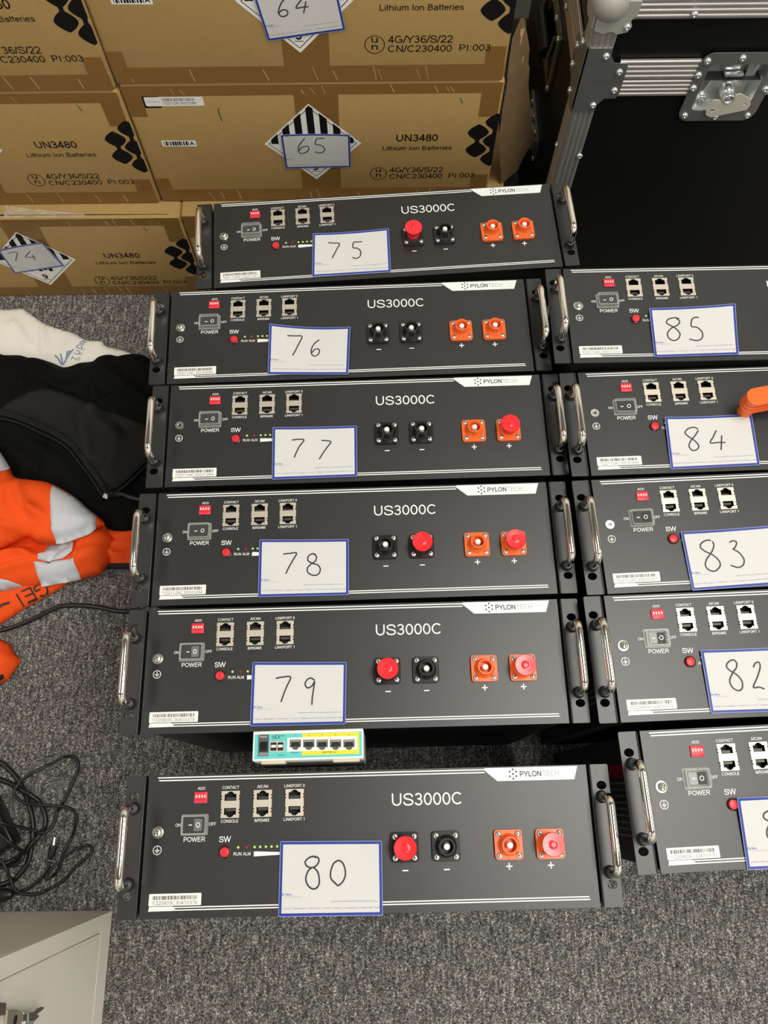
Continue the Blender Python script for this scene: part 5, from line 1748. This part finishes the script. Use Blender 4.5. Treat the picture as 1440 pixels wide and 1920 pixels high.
md_h = surface(md_out, .012, .046, .010, [([(-0.6220, 0.3760), (-0.5891, 0.3873), (-0.5583, 0.3834), (-0.5279, 0.3831)], -.018, .007), ([(-0.6196, 0.3607), (-0.5822, 0.3692), (-0.5508, 0.3600)], .008, .008), ([(-0.5375, 0.3571), (-0.5200, 0.3749), (-0.4983, 0.3882)], -.010, .005), ([(-0.5469, 0.3635), (-0.5275, 0.3794)], .006, .005),
                                       ([(-0.4913, 0.3656), (-0.4682, 0.3743), (-0.4495, 0.3768)], .009, .008), ([(-0.4988, 0.3927), (-0.4775, 0.3952), (-0.4526, 0.4059)], .008, .008), ([(-0.6165, 0.3402), (-0.5839, 0.3514), (-0.5618, 0.3529)], .009, .006), ([(-0.4923, 0.3522), (-0.4778, 0.3610), (-0.4568, 0.3652)], .008, .005), ([(-0.6210, 0.3697), (-0.5959, 0.3748), (-0.5695, 0.3709)], .009, .005), ([(-0.5702, 0.3763), (-0.5479, 0.3707), (-0.5274, 0.3785)], -.009, .004)], .004)
cloth('front_panel', md_out, md_h, 'hivis', oj, OB, step=.005)
sl_out = [(-0.7086, 0.5912), (-0.6596, 0.5660), (-0.6385, 0.5443), (-0.6171, 0.5142), (-0.6040, 0.4970), (-0.5798, 0.4929), (-0.5502, 0.4879), (-0.5260, 0.4763), (-0.5005, 0.4602), (-0.4801, 0.4419), (-0.4631, 0.4294), (-0.4505, 0.4165), (-0.4550, 0.4102), (-0.4637, 0.4040), (-0.4699, 0.3977), (-0.4903, 0.3899), (-0.5074, 0.3829), (-0.5224, 0.3804), (-0.5498, 0.3816), (-0.5682, 0.3916), (-0.5885, 0.3847), (-0.6125, 0.3743), (-0.6699, 0.3616)]
sl_h = surface(sl_out, .052, .082, .012, [([(-0.6071, 0.5061), (-0.5921, 0.4750), (-0.5761, 0.4472), (-0.5520, 0.4287)], .010, .008), ([(-0.5990, 0.4929), (-0.5849, 0.4611), (-0.5662, 0.4379)], -.008, .006), ([(-0.5599, 0.3928), (-0.5381, 0.3881), (-0.5175, 0.3799)], .010, .006), ([(-0.6136, 0.4113), (-0.5775, 0.3975), (-0.5505, 0.3865)], .010, .006), ([(-0.5900, 0.4843), (-0.5711, 0.4425), (-0.5380, 0.4195)], .007, .007), ([(-0.5197, 0.3968), (-0.5007, 0.3939), (-0.4686, 0.4097)], .006, .005), ([(-0.6096, 0.4706), (-0.6016, 0.4338), (-0.5788, 0.4064)], .006, .010)], .005)
cloth('sleeve', sl_out, sl_h, 'hivis', oj, OB, step=.005)
RL = 'silver reflective band'
cloth('reflective_band', [(-0.5369, 0.4800), (-0.5216, 0.4724), (-0.4963, 0.4564), (-0.4761, 0.4382), (-0.4596, 0.4249), (-0.4593, 0.4033), (-0.4661, 0.3953), (-0.4863, 0.3875), (-0.5033, 0.3806), (-0.5186, 0.3782), (-0.5255, 0.4284)], sl_h, 'reflect', oj, OB, dz=.0026, thick=.001, smooth_out=False)['label'] = RL
cloth('reflective_band', [(-0.6740, 0.5742), (-0.6520, 0.5584), (-0.6330, 0.5388), (-0.6120, 0.5100), (-0.6202, 0.5006), (-0.6214, 0.4884), (-0.6192, 0.4707), (-0.6212, 0.4615), (-0.6529, 0.4435)], sl_h, 'reflect', oj, OB, dz=.0026, thick=.001, smooth_out=False)['label'] = RL
cloth('reflective_band', [(-0.5421, 0.3855), (-0.4992, 0.3905), (-0.4957, 0.3689), (-0.5119, 0.3584), (-0.5350, 0.3551), (-0.5479, 0.3562)], md_h, 'reflect', oj, OB, dz=.0042, thick=.001, smooth_out=False)['label'] = RL
cloth('reflective_band', [(-0.5556, 0.3529), (-0.4936, 0.3586), (-0.4890, 0.3309), (-0.5192, 0.3251), (-0.5511, 0.3196)], md_h, 'reflect', oj, OB, dz=.0016, thick=.001, smooth_out=False)['label'] = RL
cloth('reflective_band', [(-0.6666, 0.3329), (-0.6148, 0.3288), (-0.5978, 0.3260), (-0.5804, 0.3208), (-0.5946, 0.3154), (-0.6122, 0.3117), (-0.6622, 0.3066)], md_h, 'reflect', oj, OB, dz=.0036, thick=.001, smooth_out=False)['label'] = RL
cu_out = [(-0.6673, 0.2565), (-0.6142, 0.2398), (-0.6051, 0.2355), (-0.5978, 0.2316), (-0.5786, 0.2085), (-0.5760, 0.2022), (-0.5896, 0.1768), (-0.5955, 0.1726), (-0.6499, 0.1529)]
cu_h = surface(cu_out, .003, .030, .012, [([(-0.6018, 0.2138), (-0.5887, 0.2095), (-0.5766, 0.2011)], .005, .006)], .003)
cloth('cuff', cu_out, cu_h, 'hivis', oj, OB, step=.005)
cloth('cuff_hem', [(-0.6469, 0.1603), (-0.6002, 0.1790), (-0.5940, 0.1818), (-0.5936, 0.1769), (-0.5992, 0.1729), (-0.6455, 0.1522)], cu_h, 'navy', oj, OB, dz=.0018, thick=.001, smooth_out=False)['label'] = 'navy cuff edge'
tp = MB('black_ink')
tp.map = on_h(lo_h, OB, .0035)
for ch, q in zip('GEI', [(-0.5533, 0.3166), (-0.5717, 0.3076), (-0.5850, 0.2990)]):
    tp.text(ch, q[0], q[1], .021, None, 0, 'black_ink', bold=-.004, rot=math.radians(207))
tp.stroke([(-0.6162, 0.2859), (-0.6102, 0.2911), (-0.5997, 0.2949)], .0035, 0, 'black_ink', k=3)
tp.stroke([(-0.5366, 0.3261), (-0.5388, 0.3297)], .0035, 0, 'black_ink', k=2)
put('jacket_print', tp.mesh('jacket_print', smooth=0, fix=False), oj)
